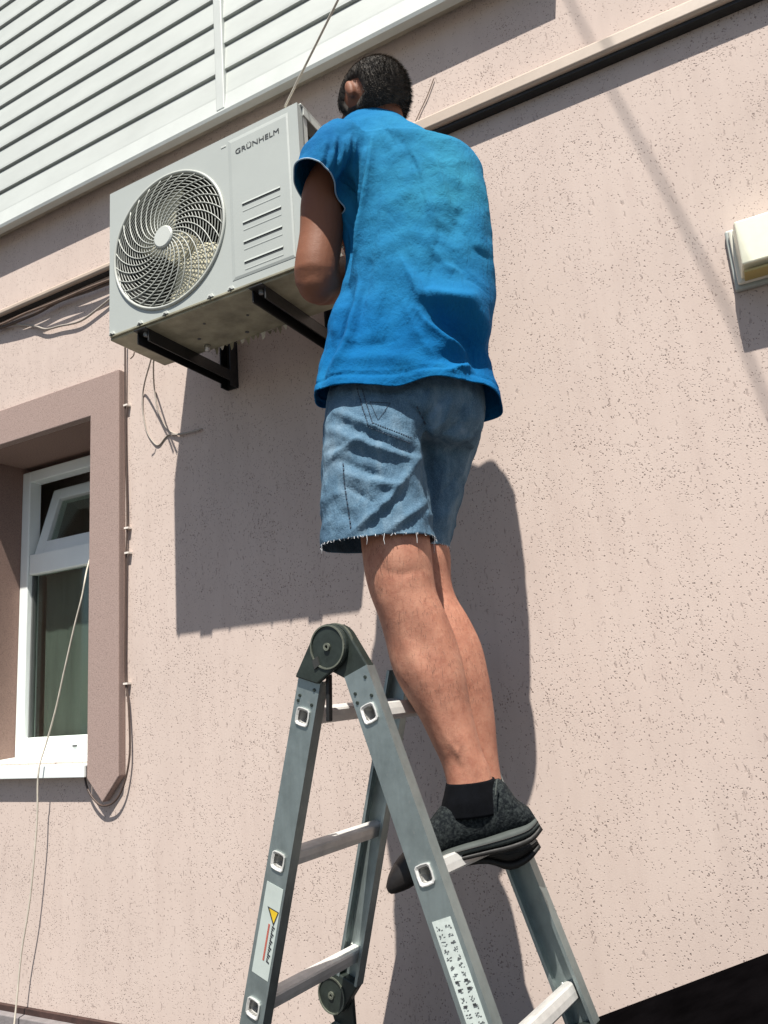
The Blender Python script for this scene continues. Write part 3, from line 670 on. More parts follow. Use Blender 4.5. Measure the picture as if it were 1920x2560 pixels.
for a_, b_ in ((.90, .62), (.915, .74), (.93, .66)): mark(st, at_, a_, a_+.02, b_, b_+.16, M['print'])
mark(st, at_, .955, .968, .12, .45, M['print'])

# ------------------------------------------------------------------ the man
def fabric(name, cols, weave, rough=0.95, wscale=900.0, fold=0.0, patch=5.0, stretch=(1, 1, 1), hi=None):
    m, t, b = nt(name); v = coords(t)
    n = noise_t(t, coords(t, stretch), patch, 5, 0.6, 0.6)
    c = ramp(t, n, [(0.28, cols[0]), (0.5, cols[1]), (0.72, cols[2])])
    if fold:      # paler teal blended in around the right shoulder blade
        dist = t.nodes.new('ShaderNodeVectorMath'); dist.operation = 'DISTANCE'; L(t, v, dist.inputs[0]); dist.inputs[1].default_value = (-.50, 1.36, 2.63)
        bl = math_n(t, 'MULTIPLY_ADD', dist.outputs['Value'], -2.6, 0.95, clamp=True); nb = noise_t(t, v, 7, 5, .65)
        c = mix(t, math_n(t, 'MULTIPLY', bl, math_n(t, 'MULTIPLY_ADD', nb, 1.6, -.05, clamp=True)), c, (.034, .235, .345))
    w1 = N(t, 'ShaderNodeTexNoise', Scale=wscale, Detail=2.0, Roughness=0.7); L(t, v, w1.inputs['Vector'])
    c = mix(t, math_n(t, 'MULTIPLY', math_n(t, 'SUBTRACT', w1.outputs['Fac'], 0.42, clamp=True), weave), c, hi or [min(1, x*1.9+.02) for x in cols[2]])
    L(t, c, b.inputs['Base Color']); b.inputs['Roughness'].default_value = rough; b.inputs['Specular IOR Level'].default_value = 0.12
    
    f2 = noise_t(t, v, 60, 4, 0.65); f3 = noise_t(t, coords(t, (26, 26, 11), (.15, .35, 0)), 1.0, 4, .6, 1.2)
    h = math_n(t, 'ADD', math_n(t, 'ADD', math_n(t, 'MULTIPLY', w1.outputs['Fac'], 0.22), f2), math_n(t, 'MULTIPLY', f3, 1.6))
    bump(t, b, h, 0.55, 0.005); return m
M['shirt'] = fabric('blue_cotton', ((.001, .070, .215), (.002, .105, .275), (.014, .165, .310)), .18, patch=3.0, wscale=520, stretch=(1, 1, .45), hi=(.05, .26, .40), fold=1)
M['shirt_edge'] = simple('pale_hem_thread', (.30, .42, .52), .9, 0, .1, 60, 0.0)
M['denim'] = fabric('washed_denim', ((.036, .076, .124), (.072, .136, .198), (.150, .222, .285)), .7, patch=9, wscale=420, stretch=(2.2, 2.2, .8))
M['stitch'] = simple('denim_stitching', (.035, .055, .085), .9, 0, .1, 60, 0.0)
M['thread'] = simple('frayed_cotton', (.62, .64, .66), .95, 0, .1, 60, 0.0)
def skin_m():
    m, t, b = nt('tanned_skin'); v = coords(t)
    n = noise_t(t, v, 13, 6, 0.65); n2 = noise_t(t, v, 70, 4, 0.7); n3 = noise_t(t, v, 330, 2)
    c = ramp(t, n, [(0.25, (.31, .125, .080)), (0.5, (.41, .188, .124)), (0.75, (.51, .265, .178))])
    c = mix(t, math_n(t, 'MULTIPLY', math_n(t, 'SUBTRACT', n2, 0.48, clamp=True), 2.4, clamp=True), c, (.27, .095, .062))
    hr_ = noise_t(t, coords(t, (420, 420, 60)), 1.0, 2, .5)
    c = mix(t, math_n(t, 'MULTIPLY', math_n(t, 'SUBTRACT', hr_, .62, clamp=True), 3.2, clamp=True), c, (.14, .065, .04))
    sx_ = t.nodes.new('ShaderNodeSeparateXYZ'); L(t, v, sx_.inputs[0])
    tan_shade = math_n(t, 'MULTIPLY', math_n(t, 'SUBTRACT', sx_.outputs['Z'], 2.15), 5.0, clamp=True)   # darker upper body: tanned skin, plus the shade on the arms painted in
    c = mix(t, tan_shade, c, (.19, .075, .040))
    L(t, c, b.inputs['Base Color']); b.inputs['Roughness'].default_value = 0.6; b.inputs['Specular IOR Level'].default_value = 0.3
    b.inputs['Subsurface Weight'].default_value = 0.06; b.inputs['Subsurface Radius'].default_value = (.01, .004, .002); b.inputs['Subsurface Scale'].default_value = 0.5
    bump(t, b, math_n(t, 'ADD', n2, math_n(t, 'MULTIPLY', n3, .5)), 0.22, 0.003); return m
M['skin'] = skin_m()
M['hair'] = simple('dark_greying_hair', (.038, .030, .023), .8, 0, .5, 90, 0.0)
M['hair_grey'] = simple('grey_hair', (.17, .145, .115), .8, 0, .3, 90, 0.0)
M['sock'] = simple('navy_sock', (.003, .0035, .005), .95, 0, .2, 60, .1, 400, spec=.1)
M['knit'] = fabric('black_knit_shoe', ((.004, .006, .007), (.007, .009, .011), (.013, .016, .017)), 1.1, patch=60, wscale=190, hi=(.085, .10, .096))
M['midsole'] = simple('grey_foam_sole', (.048, .057, .053), .75, 0, .15, 30, .1)
M['tread'] = simple('black_rubber_tread', (.008, .007, .006), .6, 0, .2, 30, .1)
M['toe'] = simple('brown_black_toe', (.007, .005, .0045), .6, 0, .2, 40, .1)
M['eye'] = simple('eye_white', (.7, .68, .65), .2, 0, .02, 9, 0.0)

man = thing('person', 'man in blue t-shirt and cut-off denim shorts standing on the ladder, seen from behind', 'person')
SUP = lambda a, p: math.copysign(abs(a)**(2.0/p), a)
def ring_c(c, a, b, n=32, p=2.2): return [Vector(c) + Vector(a)*SUP(math.cos(2*PI*k/n), p) + Vector(b)*SUP(math.sin(2*PI*k/n), p) for k in range(n)]
def ring_px(l, r, t, d, n=32, p=2.2, wide=0.0):
    A_, B_ = PV(l[0], l[1], t), PV(r[0], r[1], t); cc, aa = (A_+B_)/2, (B_-A_)/2
    if not wide: return ring_c(cc, aa, VH*d, n, p)
    return [cc + aa*(SUP(math.cos(2*PI*k/n), p)*(1 - wide*(.5 - .5*math.sin(2*PI*k/n)))) + VH*(d*SUP(math.sin(2*PI*k/n), p)) for k in range(n)]
def ring_near(l, r, t, d, n=40, p=2.3):                  # ring whose near edge is seen at the given rows
    A_, B_ = PV(l[0], l[1], t), PV(r[0], r[1], t); A_.z = PV(l[0], l[1], t-d).z; B_.z = PV(r[0], r[1], t-d).z
    return flat_far(ring_c((A_+B_)/2, (B_-A_)/2, VH*d, n, p), (A_+B_)/2, .6)
def flat_far(rg, c, k):                                   # the chest side is flatter than the back
    return [q - VH*(max(0, (q - c).dot(VH))*(1-k)) for q in rg]
def densify(rs, k=3):                                    # Catmull-Rom between rings
    out = []
    for i in range(len(rs)-1):
        q = [rs[max(i-1, 0)], rs[i], rs[i+1], rs[min(i+2, len(rs)-1)]]
        for j in range(k):
            t = j/k; out.append([0.5*((2*b)+(c-a)*t+(2*a-5*b+4*c-d)*t*t+(3*b-a-3*c+d)*t**3) for a, b, c, d in zip(*q)])
    out.append(rs[-1]); return out
def limb(mb, pts, radii, n=20, k=5):
    P_ = spline(pts, k); R_ = []
    for i in range(len(radii)-1):
        for j in range(k): 
            f = j/k; f = f*f*(3-2*f); R_.append(radii[i]*(1-f)+radii[i+1]*f)
    R_.append(radii[-1]); mb.tube(P_, R_, n)
def ball(mb, c, r, ax=None, n=20, m=12):
    c = Vector(c); X, Y, Z = ax or (Vector((1,0,0)), Vector((0,1,0)), Vector((0,0,1)))
    rx, ry, rz = r if isinstance(r, (tuple, list)) else (r, r, r); rs = []
    for i in range(1, m):
        th = PI*i/m; rs.append([c + X*(rx*math.sin(th)*math.cos(2*PI*k/n)) + Y*(ry*math.sin(th)*math.sin(2*PI*k/n)) + Z*(rz*math.cos(th)) for k in range(n)])
    mb.rings(rs)
def remeshed(mb, name, vox, smooth_it=3, mat=None, parent=None):
    o = mb.build(name + '_src', None)
    r = o.modifiers.new('r', 'REMESH'); r.mode = 'VOXEL'; r.voxel_size = vox
    if smooth_it:
        s_ = o.modifiers.new('s', 'SMOOTH'); s_.iterations = smooth_it; s_.factor = 0.5
    bpy.context.view_layer.update(); dg = bpy.context.evaluated_depsgraph_get()
    me = bpy.data.meshes.new_from_object(o.evaluated_get(dg)); bpy.data.objects.remove(o)
    me.name = name; me.materials.clear()
    if mat: me.materials.append(mat)
    for p in me.polygons: p.use_smooth = True
    ob = bpy.data.objects.new(name, me); COL.objects.link(ob)
    if parent: ob.parent = parent
    return ob
def seg_d(p, pl):
    best = 1e9
    for i in range(len(pl)-1):
        ax_, ay_ = pl[i]; bx_, by_ = pl[i+1]; dx_, dy_ = bx_-ax_, by_-ay_; l2 = dx_*dx_+dy_*dy_
        t = max(0, min(1, ((p[0]-ax_)*dx_+(p[1]-ay_)*dy_)/l2)); qx, qy = ax_+dx_*t-p[0], ay_+dy_*t-p[1]
        d2 = qx*qx+qy*qy
        if d2 < best: best = d2; bt = (i+t)/(len(pl)-1)
    return math.sqrt(best), bt
def fold(ob, folds, extra=None):
    me = ob.data; me.update(); nr = [v_.normal.copy() for v_ in me.vertices]
    boxes = [(min(q[0] for q in pl)-2.6*w_, max(q[0] for q in pl)+2.6*w_, min(q[1] for q in pl)-2.6*w_, max(q[1] for q in pl)+2.6*w_) for pl, a_, w_ in folds]
    for v_, n_ in zip(me.vertices, nr):
        dsp = 0.0
        view = (v_.co - Vector((0, 0, CAMZ))).normalized(); fc = -n_.dot(view)
        if fc > -0.15:
            p_ = proj(v_.co)
            for (pl, a_, w_), bx in zip(folds, boxes):
                if bx[0] < p_[0] < bx[1] and bx[2] < p_[1] < bx[3]:
                    d_, t_ = seg_d(p_, pl)
                    if d_ < 2.6*w_: dsp += a_ * math.exp(-(d_/w_)**(2 if w_ > 15 else 1.35)) * math.sin(PI*min(max(t_*.92+.04, 0), 1))**0.5
            dsp *= min(1, max(0, (fc+.15)*2.5))
        if extra: dsp += extra(v_.co, n_)
        v_.co = v_.co + n_*dsp
    me.update()
def cut(ob, co, no, box=None):
    bm = bmesh.new(); bm.from_mesh(ob.data)
    if box is None: geom = bm.verts[:] + bm.edges[:] + bm.faces[:]
    else:
        fs = [f for f in bm.faces if box(f.calc_center_median())]; es = {e for f in fs for e in f.edges}; vs = {v_ for f in fs for v_ in f.verts}
        geom = list(vs) + list(es) + fs
    bmesh.ops.bisect_plane(bm, geom=geom, plane_co=co, plane_no=no, clear_outer=True, dist=1e-5)
    bm.to_mesh(ob.data); bm.free()
    for p in ob.data.polygons: p.use_smooth = True

# ---- body: legs, arms with hands, torso core, head; one continuous surface
TL, TR = 1.50, 1.60
body = MB()
left = [((890,1120),(1045,1110),.065), ((892,1250),(1062,1245),.070), ((900,1330),(1072,1325),.072), ((906,1390),(1079,1380),.070), ((913,1440),(1084,1430),.066), ((926,1490),(1092,1480),.064), ((946,1542),(1116,1536),.068),
        ((963,1601),(1143,1606),.070), ((982,1677),(1163,1688),.068), ((1012,1736),(1174,1750),.062), ((1050,1797),(1188,1812),.054), ((1080,1859),(1206,1878),.047), ((1102,1905),(1222,1916),.043), ((1116,1955),(1232,1948),.042), ((1122,2010),(1250,2000),.044)]
tl = [1.50, 1.495, 1.488, 1.480, 1.479, 1.482, 1.490] + [TL]*8
body.rings(densify([ring_px(l, r, t_, d, 28, 2.0) for (l, r, d), t_ in zip(left, tl)]))
right = [((1030,1110),(1150,1110),.050), ((1005,1250),(1125,1250),.055), ((995,1330),(1118,1335),.058), ((990,1390),(1127,1392),.062), ((995,1440),(1128,1445),.060), ((1005,1490),(1140,1492),.062), ((1020,1545),(1172,1545),.066), ((1038,1605),(1203,1610),.067), ((1060,1670),(1219,1675),.064),
         ((1085,1735),(1230,1735),.056), ((1108,1800),(1238,1800),.048), ((1130,1870),(1244,1875),.042), ((1145,1925),(1251,1930),.040), ((1150,1985),(1262,1990),.042)]
body.rings(densify([ring_px(l, r, TR, d, 28, 2.0) for l, r, d in right]))
core = [((880,1120),(1160,1120),.07), ((870,1040),(1170,1040),.085), ((880,940),(1170,940),.085), ((890,820),(1170,820),.085), ((900,680),(1170,680),.085), ((900,540),(1170,540),.085), ((880,460),(1140,460),.085), ((885,400),(1080,400),.075), ((905,350),(1020,350),.055), ((910,318),(1012,318),.052), ((905,285),(1008,290),.053), ((895,250),(1000,255),.055)]
body.rings(densify([ring_px(l, r, 1.59 if i < 2 else 1.545 if i < 3 else 1.505 if i < 7 else 1.535, d*(.86 if i < 3 else .70), 28, 2.2) for i, (l, r, d) in enumerate(core)]))
# left arm, hanging from the sleeve, forearm going away to the open side of the unit
shL = PV(872, 400, 1.505); elL = PV(788, 704, 1.505); haL = Vector(H(-.80, 1.56, 1.05))
limb(body, [shL, PV(812, 480, 1.505), PV(803, 590, 1.51), elL + Vector((0, .006, .01)), elL.lerp(haL, .3) + Vector((.004, 0, -.016)), elL.lerp(haL, .65), haL], [.052, .049, .049, .049, .047, .036, .028], 20)
ball(body, elL + Vector((0, .006, -.004)), .043)
shR = PV(1105, 430, 1.52); elR = shR + VH*.11 - RH*.13 - Vector((0, 0, .19)); haR = Vector(H(-.745, 1.60, 1.10))
limb(body, [shR, shR.lerp(elR, .5), elR], [.052, .050, .045], 20); ball(body, elR, .045)
limb(body, [elR, elR.lerp(haR, .35), elR.lerp(haR, .7), haR], [.045, .045, .035, .028], 20)
def hand(mb, w_, d_, palm_n, side):
    """palm, four unequal bent fingers, thumb leaving the side near the wrist"""
    d_ = d_.normalized(); palm_n = (palm_n - d_*palm_n.dot(d_)).normalized(); x_ = d_.cross(palm_n)*side
    pal = [ring_c(w_ + d_*(.018*i) + palm_n*.001*i, x_*(.026 + .004*min(i, 4)), palm_n*(.017-.001*i), 16, 2.6) for i in range(6)]
    mb.rings(pal)
    for k, ln in enumerate((.070, .078, .073, .056)):
        o_ = w_ + d_*.083 + x_*(.030 - .020*k); p1 = o_ + d_*ln*.42 + palm_n*ln*.10; p2 = p1 + d_*ln*.22 + palm_n*ln*.26; p3 = p2 + d_*ln*.02 + palm_n*ln*.25
        limb(mb, [o_ - d_*.02, o_, p1, p2, p3], [.0090, .0092, .0086, .0080, .0066], 10, 3)
    o_ = w_ + d_*.025 + x_*.024; limb(mb, [o_ - d_*.008 - x_*.008, o_ + x_*.012 + d_*.012 + palm_n*.008, o_ + x_*.020 + d_*.036 + palm_n*.020, o_ + x_*.016 + d_*.056 + palm_n*.030], [.012, .0115, .010, .0075], 10, 3)
hand(body, haL, Vector((-.10, .55, .80)), Vector((-1, .1, .1)), -1)
hand(body, haR, Vector((-.70, .10, .45)), Vector((-.5, -.3, .2)), 1)
# head, tipped forward and turned a little to his left
FD = Vector((-.86, .40, -.36)).normalized(); HX = FD.cross(Vector((0, 0, 1))).normalized(); HU = HX.cross(FD).normalized()
hc = PV(934, 252, 1.555); ax3 = (HX, FD, HU)
ball(body, hc, (.071, .088, .088), ax3, 28, 18)
ball(body, hc + FD*.034 - HU*.050, (.054, .056, .062), ax3, 24, 14)                   # jaw
ball(body, hc + FD*.068 - HU*.094, (.028, .022, .018), ax3)                           # chin
body.rings([[hc + FD*(.080+.0*i) + HU*z_ + HX*(w_*math.cos(q)) + FD*(h_*math.sin(q)) for q in [2*PI*k/12 for k in range(12)]] for i, (z_, w_, h_) in enumerate(((.006, .006, .010), (-.015, .010, .020), (-.032, .016, .028), (-.040, .012, .014)))])
for sg in (-1, 1):
    ball(body, hc + HX*(.030*sg) + FD*.080 + HU*.012, (.020, .009, .007), ax3)         # brow
    ec = hc + HX*(.077*sg) - FD*.004 - HU*.014
    ball(body, ec, (.010, .014, .027), (HX*sg, (FD*.93 + HX*(-sg*.0) - HU*.2).normalized(), HU), 16, 10)
limb(body, [hc - HU*.074 + FD*.076 - HX*.022, hc - HU*.072 + FD*.088, hc - HU*.074 + FD*.076 + HX*.022], [.005, .008, .005], 10, 4)    # lips
bo = remeshed(body, 'body', .0046, 4, M['skin'], man)
# muscle and vein relief on the calves
fold(bo, [([(1000,1560),(1030,1640),(1075,1720)], .004, 22), ([(1085,1560),(1130,1650),(1150,1730)], .004, 22), ([(1050,1600),(1085,1720),(1130,1830)], -.003, 14), ([(955,1425),(1000,1436),(1060,1424)], -.0022, 12), ([(955,1400),(960,1440),(950,1500)], -.003, 14),
          ([(1120,1800),(1150,1860),(1140,1900)], .0016, 5), ([(1090,1790),(1118,1850),(1150,1890),(1160,1930)], .0018, 5), ([(1160,1840),(1180,1900),(1190,1950)], .003, 12), ([(1130,1880),(1150,1930)], -.003, 12)])
random.seed(21); lh = MB(); pol = [p for p in bo.data.polygons if 1.55 < p.center.z < 1.93]
for p in random.sample(pol, min(1900, len(pol))):
    nn = p.normal; dn = (Vector((random.gauss(0, .35), random.gauss(0, .35), -1)) - nn*Vector((0, 0, -1)).dot(nn)).normalized(); c0 = Vector(p.center)
    tip = c0 + dn*random.uniform(.006, .014) + nn*random.uniform(.001, .004); sd_ = dn.cross(nn).normalized()*.00022
    lh.add([c0 - sd_, c0 + sd_, tip], [(0, 1, 2)])
o = lh.build('leg_hair', M['hair'], man); o['kind'] = 'stuff'
for sg in (-1, 1):
    b = MB(); ball(b, hc + HX*(.030*sg) + FD*.078 - HU*.004, .011, None, 14, 9); b.build('eye', M['eye'], man, smooth=True)
# hair: short cap over the skull, nape left shaven, plus single strands
hb = MB(); nS, nT = 48, 28; rows = []
def hair_ok(dv): return dv.dot(FD) < .42 + .25*dv.dot(HU) and dv.dot(HU) > -.62 - .25*dv.dot(FD)*0 
def hair_len(dv):
    f = dv.dot(FD); u_ = dv.dot(HU)
    edge = min(1, max(0, (u_ + .95) / .45)); front = min(1, max(0, (.70 + .3*u_ - f) / .25))
    ear = min(1, max(0, ((dv - (HX*math.copysign(.95, dv.dot(HX)) - HU*.18 - FD*.02)).length - .34) / .12))
    return edge**.7 * front * ear
for i in range(nT+1):
    th = PI*i/nT; row = []
    for k in range(nS):
        ph = 2*PI*k/nS; dv = HX*math.sin(th)*math.cos(ph) + FD*math.sin(th)*math.sin(ph) + HU*math.cos(th)
        h_ = hair_len(dv); jit = noise.noise(dv*7)*.002
        hb_ = max(0, h_ - .12)/.88
        R_ = .0020 + hb_*(.006 + jit*.8) - (0.014 if hb_ <= 0.001 else 0)
        row.append(hc + HX*(math.sin(th)*math.cos(ph)*(.071+R_)) + FD*(math.sin(th)*math.sin(ph)*(.088+R_)) + HU*(math.cos(th)*(.088+R_)))
    rows.append(row)
hb.rings(rows[1:-1])
hair = hb.build('hair', M['hair'], man, smooth=True)
random.seed(5)
for mname, cnt in (('hair', 15000), ('hair_grey', 5500)):
    st_ = MB()
    for i in range(cnt):
        dv = Vector((random.gauss(0, 1), random.gauss(0, 1), random.gauss(0, 1))).normalized(); h_ = min(1, max(0, hair_len(dv) + .10*noise.noise(dv*12)))
        if h_ < .03 or random.random() > h_*2.2: continue
        base = hc + HX*(dv.dot(HX)*.078) + FD*(dv.dot(FD)*.096) + HU*(dv.dot(HU)*.096)
        tn = (dv*.14 - HU*.9 - FD*.25 + Vector((random.uniform(-.16, .16), random.uniform(-.16, .16), random.uniform(-.16, .16)))).normalized()
        ln = .006 + .012*h_*random.random(); sd_ = tn.cross(dv).normalized()*.00042
        base = base - dv*(.004 - .005*h_)
        tip = base + tn*ln*.8 + dv*ln*.35
        st_.add([base - sd_, base + sd_, tip], [(0, 1, 2)])
    o = st_.build('strands', M[mname], hair); o['kind'] = 'stuff'

# ---- t-shirt
sh = MB()
tor = [((870,266),(1000,272),.050,1.555), ((838,282),(1058,294),.082,1.55), ((815,318),(1136,324),.100,1.53), ((800,400),(1192,398),.104,1.520), ((822,470),(1216,465),.106,1.515), ((848,560),(1229,568),.106,1.51), ((862,660),(1234,659),.104,1.51),
       ((850,745),(1235,765),.106,1.51), ((830,810),(1238,835),.108,1.51), ((812,875),(1245,890),.112,1.51), ((797,940),(1255,945),.116,1.51), ((784,1000),(1266,1005),.120,1.51), ((768,1080),(1276,1085),.122,1.51), ((755,1140),(1285,1145),.124,1.51)]
sh.rings(densify([ring_near(l, r, t, d, 40, 2.3) if i < 3 else flat_far(ring_px(l, r, t, d, 40, (1.95 if i < 6 else 2.3) + .22*max(0, i-7), .03*max(0, i-8)), (PV(l[0], l[1], t) + PV(r[0], r[1], t))/2, .6 if i < 9 else .8) for i, (l, r, d, t) in enumerate(tor)], 4))
# left sleeve
sl_ = []
so_c = PV(791, 466, 1.465); ax_a = (PV(842, 498, 1.465) - PV(739, 436, 1.465))*.5
sdir = (so_c - PV(872, 365, 1.495)).normalized()
bvec = sdir.cross(ax_a.normalized()).normalized()
for f, w_, dp in ((-.02, .078, .080), (.3, .080, .082), (.65, .076, .078), (1.0, ax_a.length, .074), (1.35, ax_a.length*1.05, .076)):
    sl_.append(ring_c(PV(884, 378, 1.495).lerp(so_c, f), ax_a.normalized()*w_, bvec*dp, 32, 2.1))
sh.rings(densify(sl_, 4))
srd = (elR - shR).normalized(); s0 = shR - srd*.05
sh.rings([ring_c(s0 + srd*(.26*f), srd.cross(Vector((0, 0, 1))).normalized()*w_, srd.cross(srd.cross(Vector((0, 0, 1)))).normalized()*w_*.95, 28, 2.1) for f, w_ in ((0, .06), (.35, .066), (.7, .068), (1, .070), (1.2, .070))])
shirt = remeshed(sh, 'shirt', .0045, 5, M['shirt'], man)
SF = [([(931,345),(924,424),(913,496),(888,622),(858,705)], .021, 9), ([(913,380),(881,532),(862,615)], .018, 7), ([(905,420),(893,500),(872,600)], -.013, 9), ([(885,370),(868,460),(862,540)], -.011, 9), ([(860,350),(850,440)], .009, 6), ([(840,340),(826,430)], .008, 6), ([(850,345),(838,440)], -.009, 5), ([(874,340),(866,430)], .012, 5), ([(890,350),(880,450),(866,560)], .012, 5), ([(816,350),(800,420)], .004, 6), ([(827,350),(812,430)], -.005, 5),
      ([(945,480),(935,580),(915,690),(895,790)], -.006, 14), ([(955,420),(958,520),(948,640)], .005, 12),
      ([(985,330),(1018,365),(1045,430),(1062,530)], -.010, 11), ([(955,300),(975,335),(990,365)], -.006, 6), ([(1005,345),(1042,400),(1068,470)], .006, 7), ([(1083,390),(1105,455),(1122,520)], .008, 10), ([(1040,420),(1075,520),(1095,620)], .008, 15), ([(1150,430),(1160,520),(1130,600)], -.005, 18), ([(874,415),(870,520),(863,640),(848,740)], -.034, 22), ([(868,742),(840,836),(818,905)], -.022, 13), ([(822,850),(806,930),(796,985)], -.014, 10), 
      ([(898,715),(869,861),(838,925)], .013, 11), ([(880,700),(858,780),(838,850)], -.016, 11), ([(925,640),(905,760),(885,880)], -.008, 13), ([(960,600),(950,720),(935,840)], .006, 15), ([(985,700),(975,800),(955,900)], -.004, 15),
      ([(1040,690),(1060,735),(1110,752),(1165,764),(1228,830)], .020, 22), ([(1075,790),(1115,812),(1165,836),(1230,880)], -.024, 22), ([(1040,775),(1071,812),(1122,850),(1188,876)], .018, 13), ([(1085,892),(1130,890),(1190,884),(1245,935)], -.012, 18), ([(1110,928),(1147,915),(1195,899)], .010, 8), ([(1000,640),(1030,700),(1045,760)], .008, 11), ([(1010,760),(1040,830),(1090,900)], .007, 14), ([(1025,640),(1052,700),(1070,745)], -.006, 9),
      ([(1130,640),(1165,700),(1215,740)], -.008, 12), ([(1070,600),(1110,660),(1160,690)], .007, 11), ([(1150,560),(1185,620),(1228,650)], -.006, 12), ([(1100,560),(1085,640),(1075,720)], -.005, 12),
      ([(850,905),(950,890),(1060,900)], .004, 16), ([(840,870),(940,860),(1020,845)], -.003, 14)]
def sh_extra(co, n_):
    a_ = noise.noise(Vector((co.x*9, co.y*9, co.z*5)))*.004 + noise.noise(Vector((co.x*22, co.y*22, co.z*34 + 5)))*.0024
    p_ = proj(co); k_ = math.exp(-((p_[0]-1120)/90)**2 - ((p_[1]-640)/150)**2)
    a_ += .016*math.exp(-((p_[0]-1165)/80)**2 - ((p_[1]-740)/50)**2) - .024*math.exp(-((p_[0]-1205)/62)**2 - ((p_[1]-885)/90)**2)
    a_ += abs(noise.noise(Vector((co.x*13+7, co.y*13, co.z*11))))*-.006 + .0015
    a_ += k_ * noise.noise(Vector((co.x*24+3, co.y*24, co.z*40 + co.x*20)))*.0035
    return a_
fold(shirt, SF, sh_extra)
ZH = PV(1000, 955, 1.392).z
zf = PV(1255, 1050, 1.51).z
slope = (ZH - zf) / .118                                  # hem hangs a little lower at the front
n_h = Vector((0, 0, -1)) - VH*0.0
n_h = Vector((-VH.x*slope*.35, -VH.y*slope*.35, -1)).normalized()
cut(shirt, PV(1000, 955, 1.392), n_h)
cut(shirt, so_c, sdir, lambda p: ((p - so_c).dot(ax_a.normalized())/(ax_a.length*1.22))**2 + ((p - so_c).dot(bvec)/.094)**2 < 1 and (p - so_c).dot(sdir) > -.02)
for v_ in shirt.data.vertices:                            # hem turned outwards unevenly
    h_ = (v_.co - PV(1000, 955, 1.392)).dot(-n_h)
    if h_ < .09:
        k_ = (1 - h_/.09)**2; an = math.atan2((v_.co - PV(1020, 900, 1.51)).dot(RH), (v_.co - PV(1020, 900, 1.51)).dot(VH))
        v_.co.z += k_ * (.004*math.sin(an*3+.6) + .003*math.sin(an*7)); v_.co += (VH*math.cos(an)+RH*math.sin(an)) * (k_*.006*math.sin(an*5+1))
    if .003 < h_ - .016 < .010: v_.co -= v_.normal*.0024
# neckline: open the collar
cut(shirt, PV(948, 268, 1.53), Vector((0, 0, 1)).lerp(VH, .25).normalized(), lambda p: p.z > PV(948, 268, 1.53).z - .05 and abs((p - PV(948, 268, 1.53)).dot(RH)) < .09)
bm = bmesh.new(); bm.from_mesh(shirt.data)
for it in range(6):
    mv = []
    for v_ in bm.verts:
        if v_.is_boundary:
            nb = [e.other_vert(v_) for e in v_.link_edges if e.is_boundary]
            if len(nb) == 2: mv.append((v_, v_.co*.4 + (nb[0].co + nb[1].co)*.3))
    for v_, c_ in mv: v_.co = c_
bm.to_mesh(shirt.data); bm.free()
for v_ in shirt.data.vertices:                            # the front tail is rucked up on his left
    h_ = (v_.co - PV(1000, 955, 1.392)).dot(-n_h)
    if h_ < .30:
        an = math.atan2((v_.co - PV(1020, 900, 1.51)).dot(RH), (v_.co - PV(1020, 900, 1.51)).dot(VH))
        wl = max(0, min(1, -1.25*math.sin(an))) * min(1, max(0, .62 + .75*math.cos(an)))
        v_.co.z += .080 * wl * (1 - max(0, h_)/.30)**1.5
sd = shirt.modifiers.new('thick', 'SOLIDIFY'); sd.thickness = .0022; sd.offset = -1
# pale rolled edge of the sleeve
eb = MB(); er = [so_c + sdir*.0005 + ax_a*1.0*math.cos(2*PI*k/48) + bvec*.0705*math.sin(2*PI*k/48) for k in range(48)]
eb = MB()
bm = bmesh.new(); bm.from_mesh(shirt.data)
ev = [v_ for v_ in bm.verts if v_.is_boundary and (v_.co - so_c).length < .16 and abs((v_.co - so_c).dot(sdir)) < .01]
ctr = sum((v_.co for v_ in ev), Vector()) / max(1, len(ev))
if len(ev) > 8:
    ev = sorted(ev, key=lambda v_: math.atan2((v_.co-ctr).dot(bvec), (v_.co-ctr).dot(ax_a.normalized())))
    eb.tube([v_.co.copy() for v_ in ev][::2], .0016, 6, closed=True)
bm.free()
if eb.v: eb.build('sleeve_hem', M['shirt_edge'], shirt, smooth=True)

# ---- shorts
so2 = MB()
pel = [((850,900),(1190,900),.090), ((836,950),(1203,950),.100), ((818,1020),(1214,1025),.118), ((812,1070),(1206,1070),.130), ((830,1130),(1185,1125),.110)]
so2.rings(densify([ring_px(l, r, t, d, 36, 2.4) for (l, r, d), t in zip(pel, (1.525, 1.527, 1.54, 1.55, 1.56))], 3))
ll = [((822,1000),(1060,1000),.115,1.535), ((813,1070),(1066,1070),.118,1.525), ((808,1140),(1068,1130),.116,1.515), ((804,1210),(1072,1200),.112,1.51), ((802,1290),(1080,1270),.102,1.497), ((803,1365),(1087,1328),.094,1.489), ((805,1450),(1095,1410),.092,1.487)]
so2.rings(densify([ring_px(l, r, t, d, 32, 2.3) for l, r, d, t in ll], 3))
rl = [((1010,1010),(1214,1010),.10,1.60), ((1005,1080),(1202,1085),.098,1.61), ((1000,1150),(1183,1150),.092,1.615), ((995,1220),(1162,1215),.088,1.62), ((990,1300),(1142,1298),.084,1.62), ((985,1370),(1126,1366),.082,1.62), ((985,1440),(1115,1440),.080,1.62)]
so2.rings(densify([ring_px(l, r, t, d, 32, 2.2) for l, r, d, t in rl], 3))
shorts = remeshed(so2, 'shorts', .0054, 3, M['denim'], man)
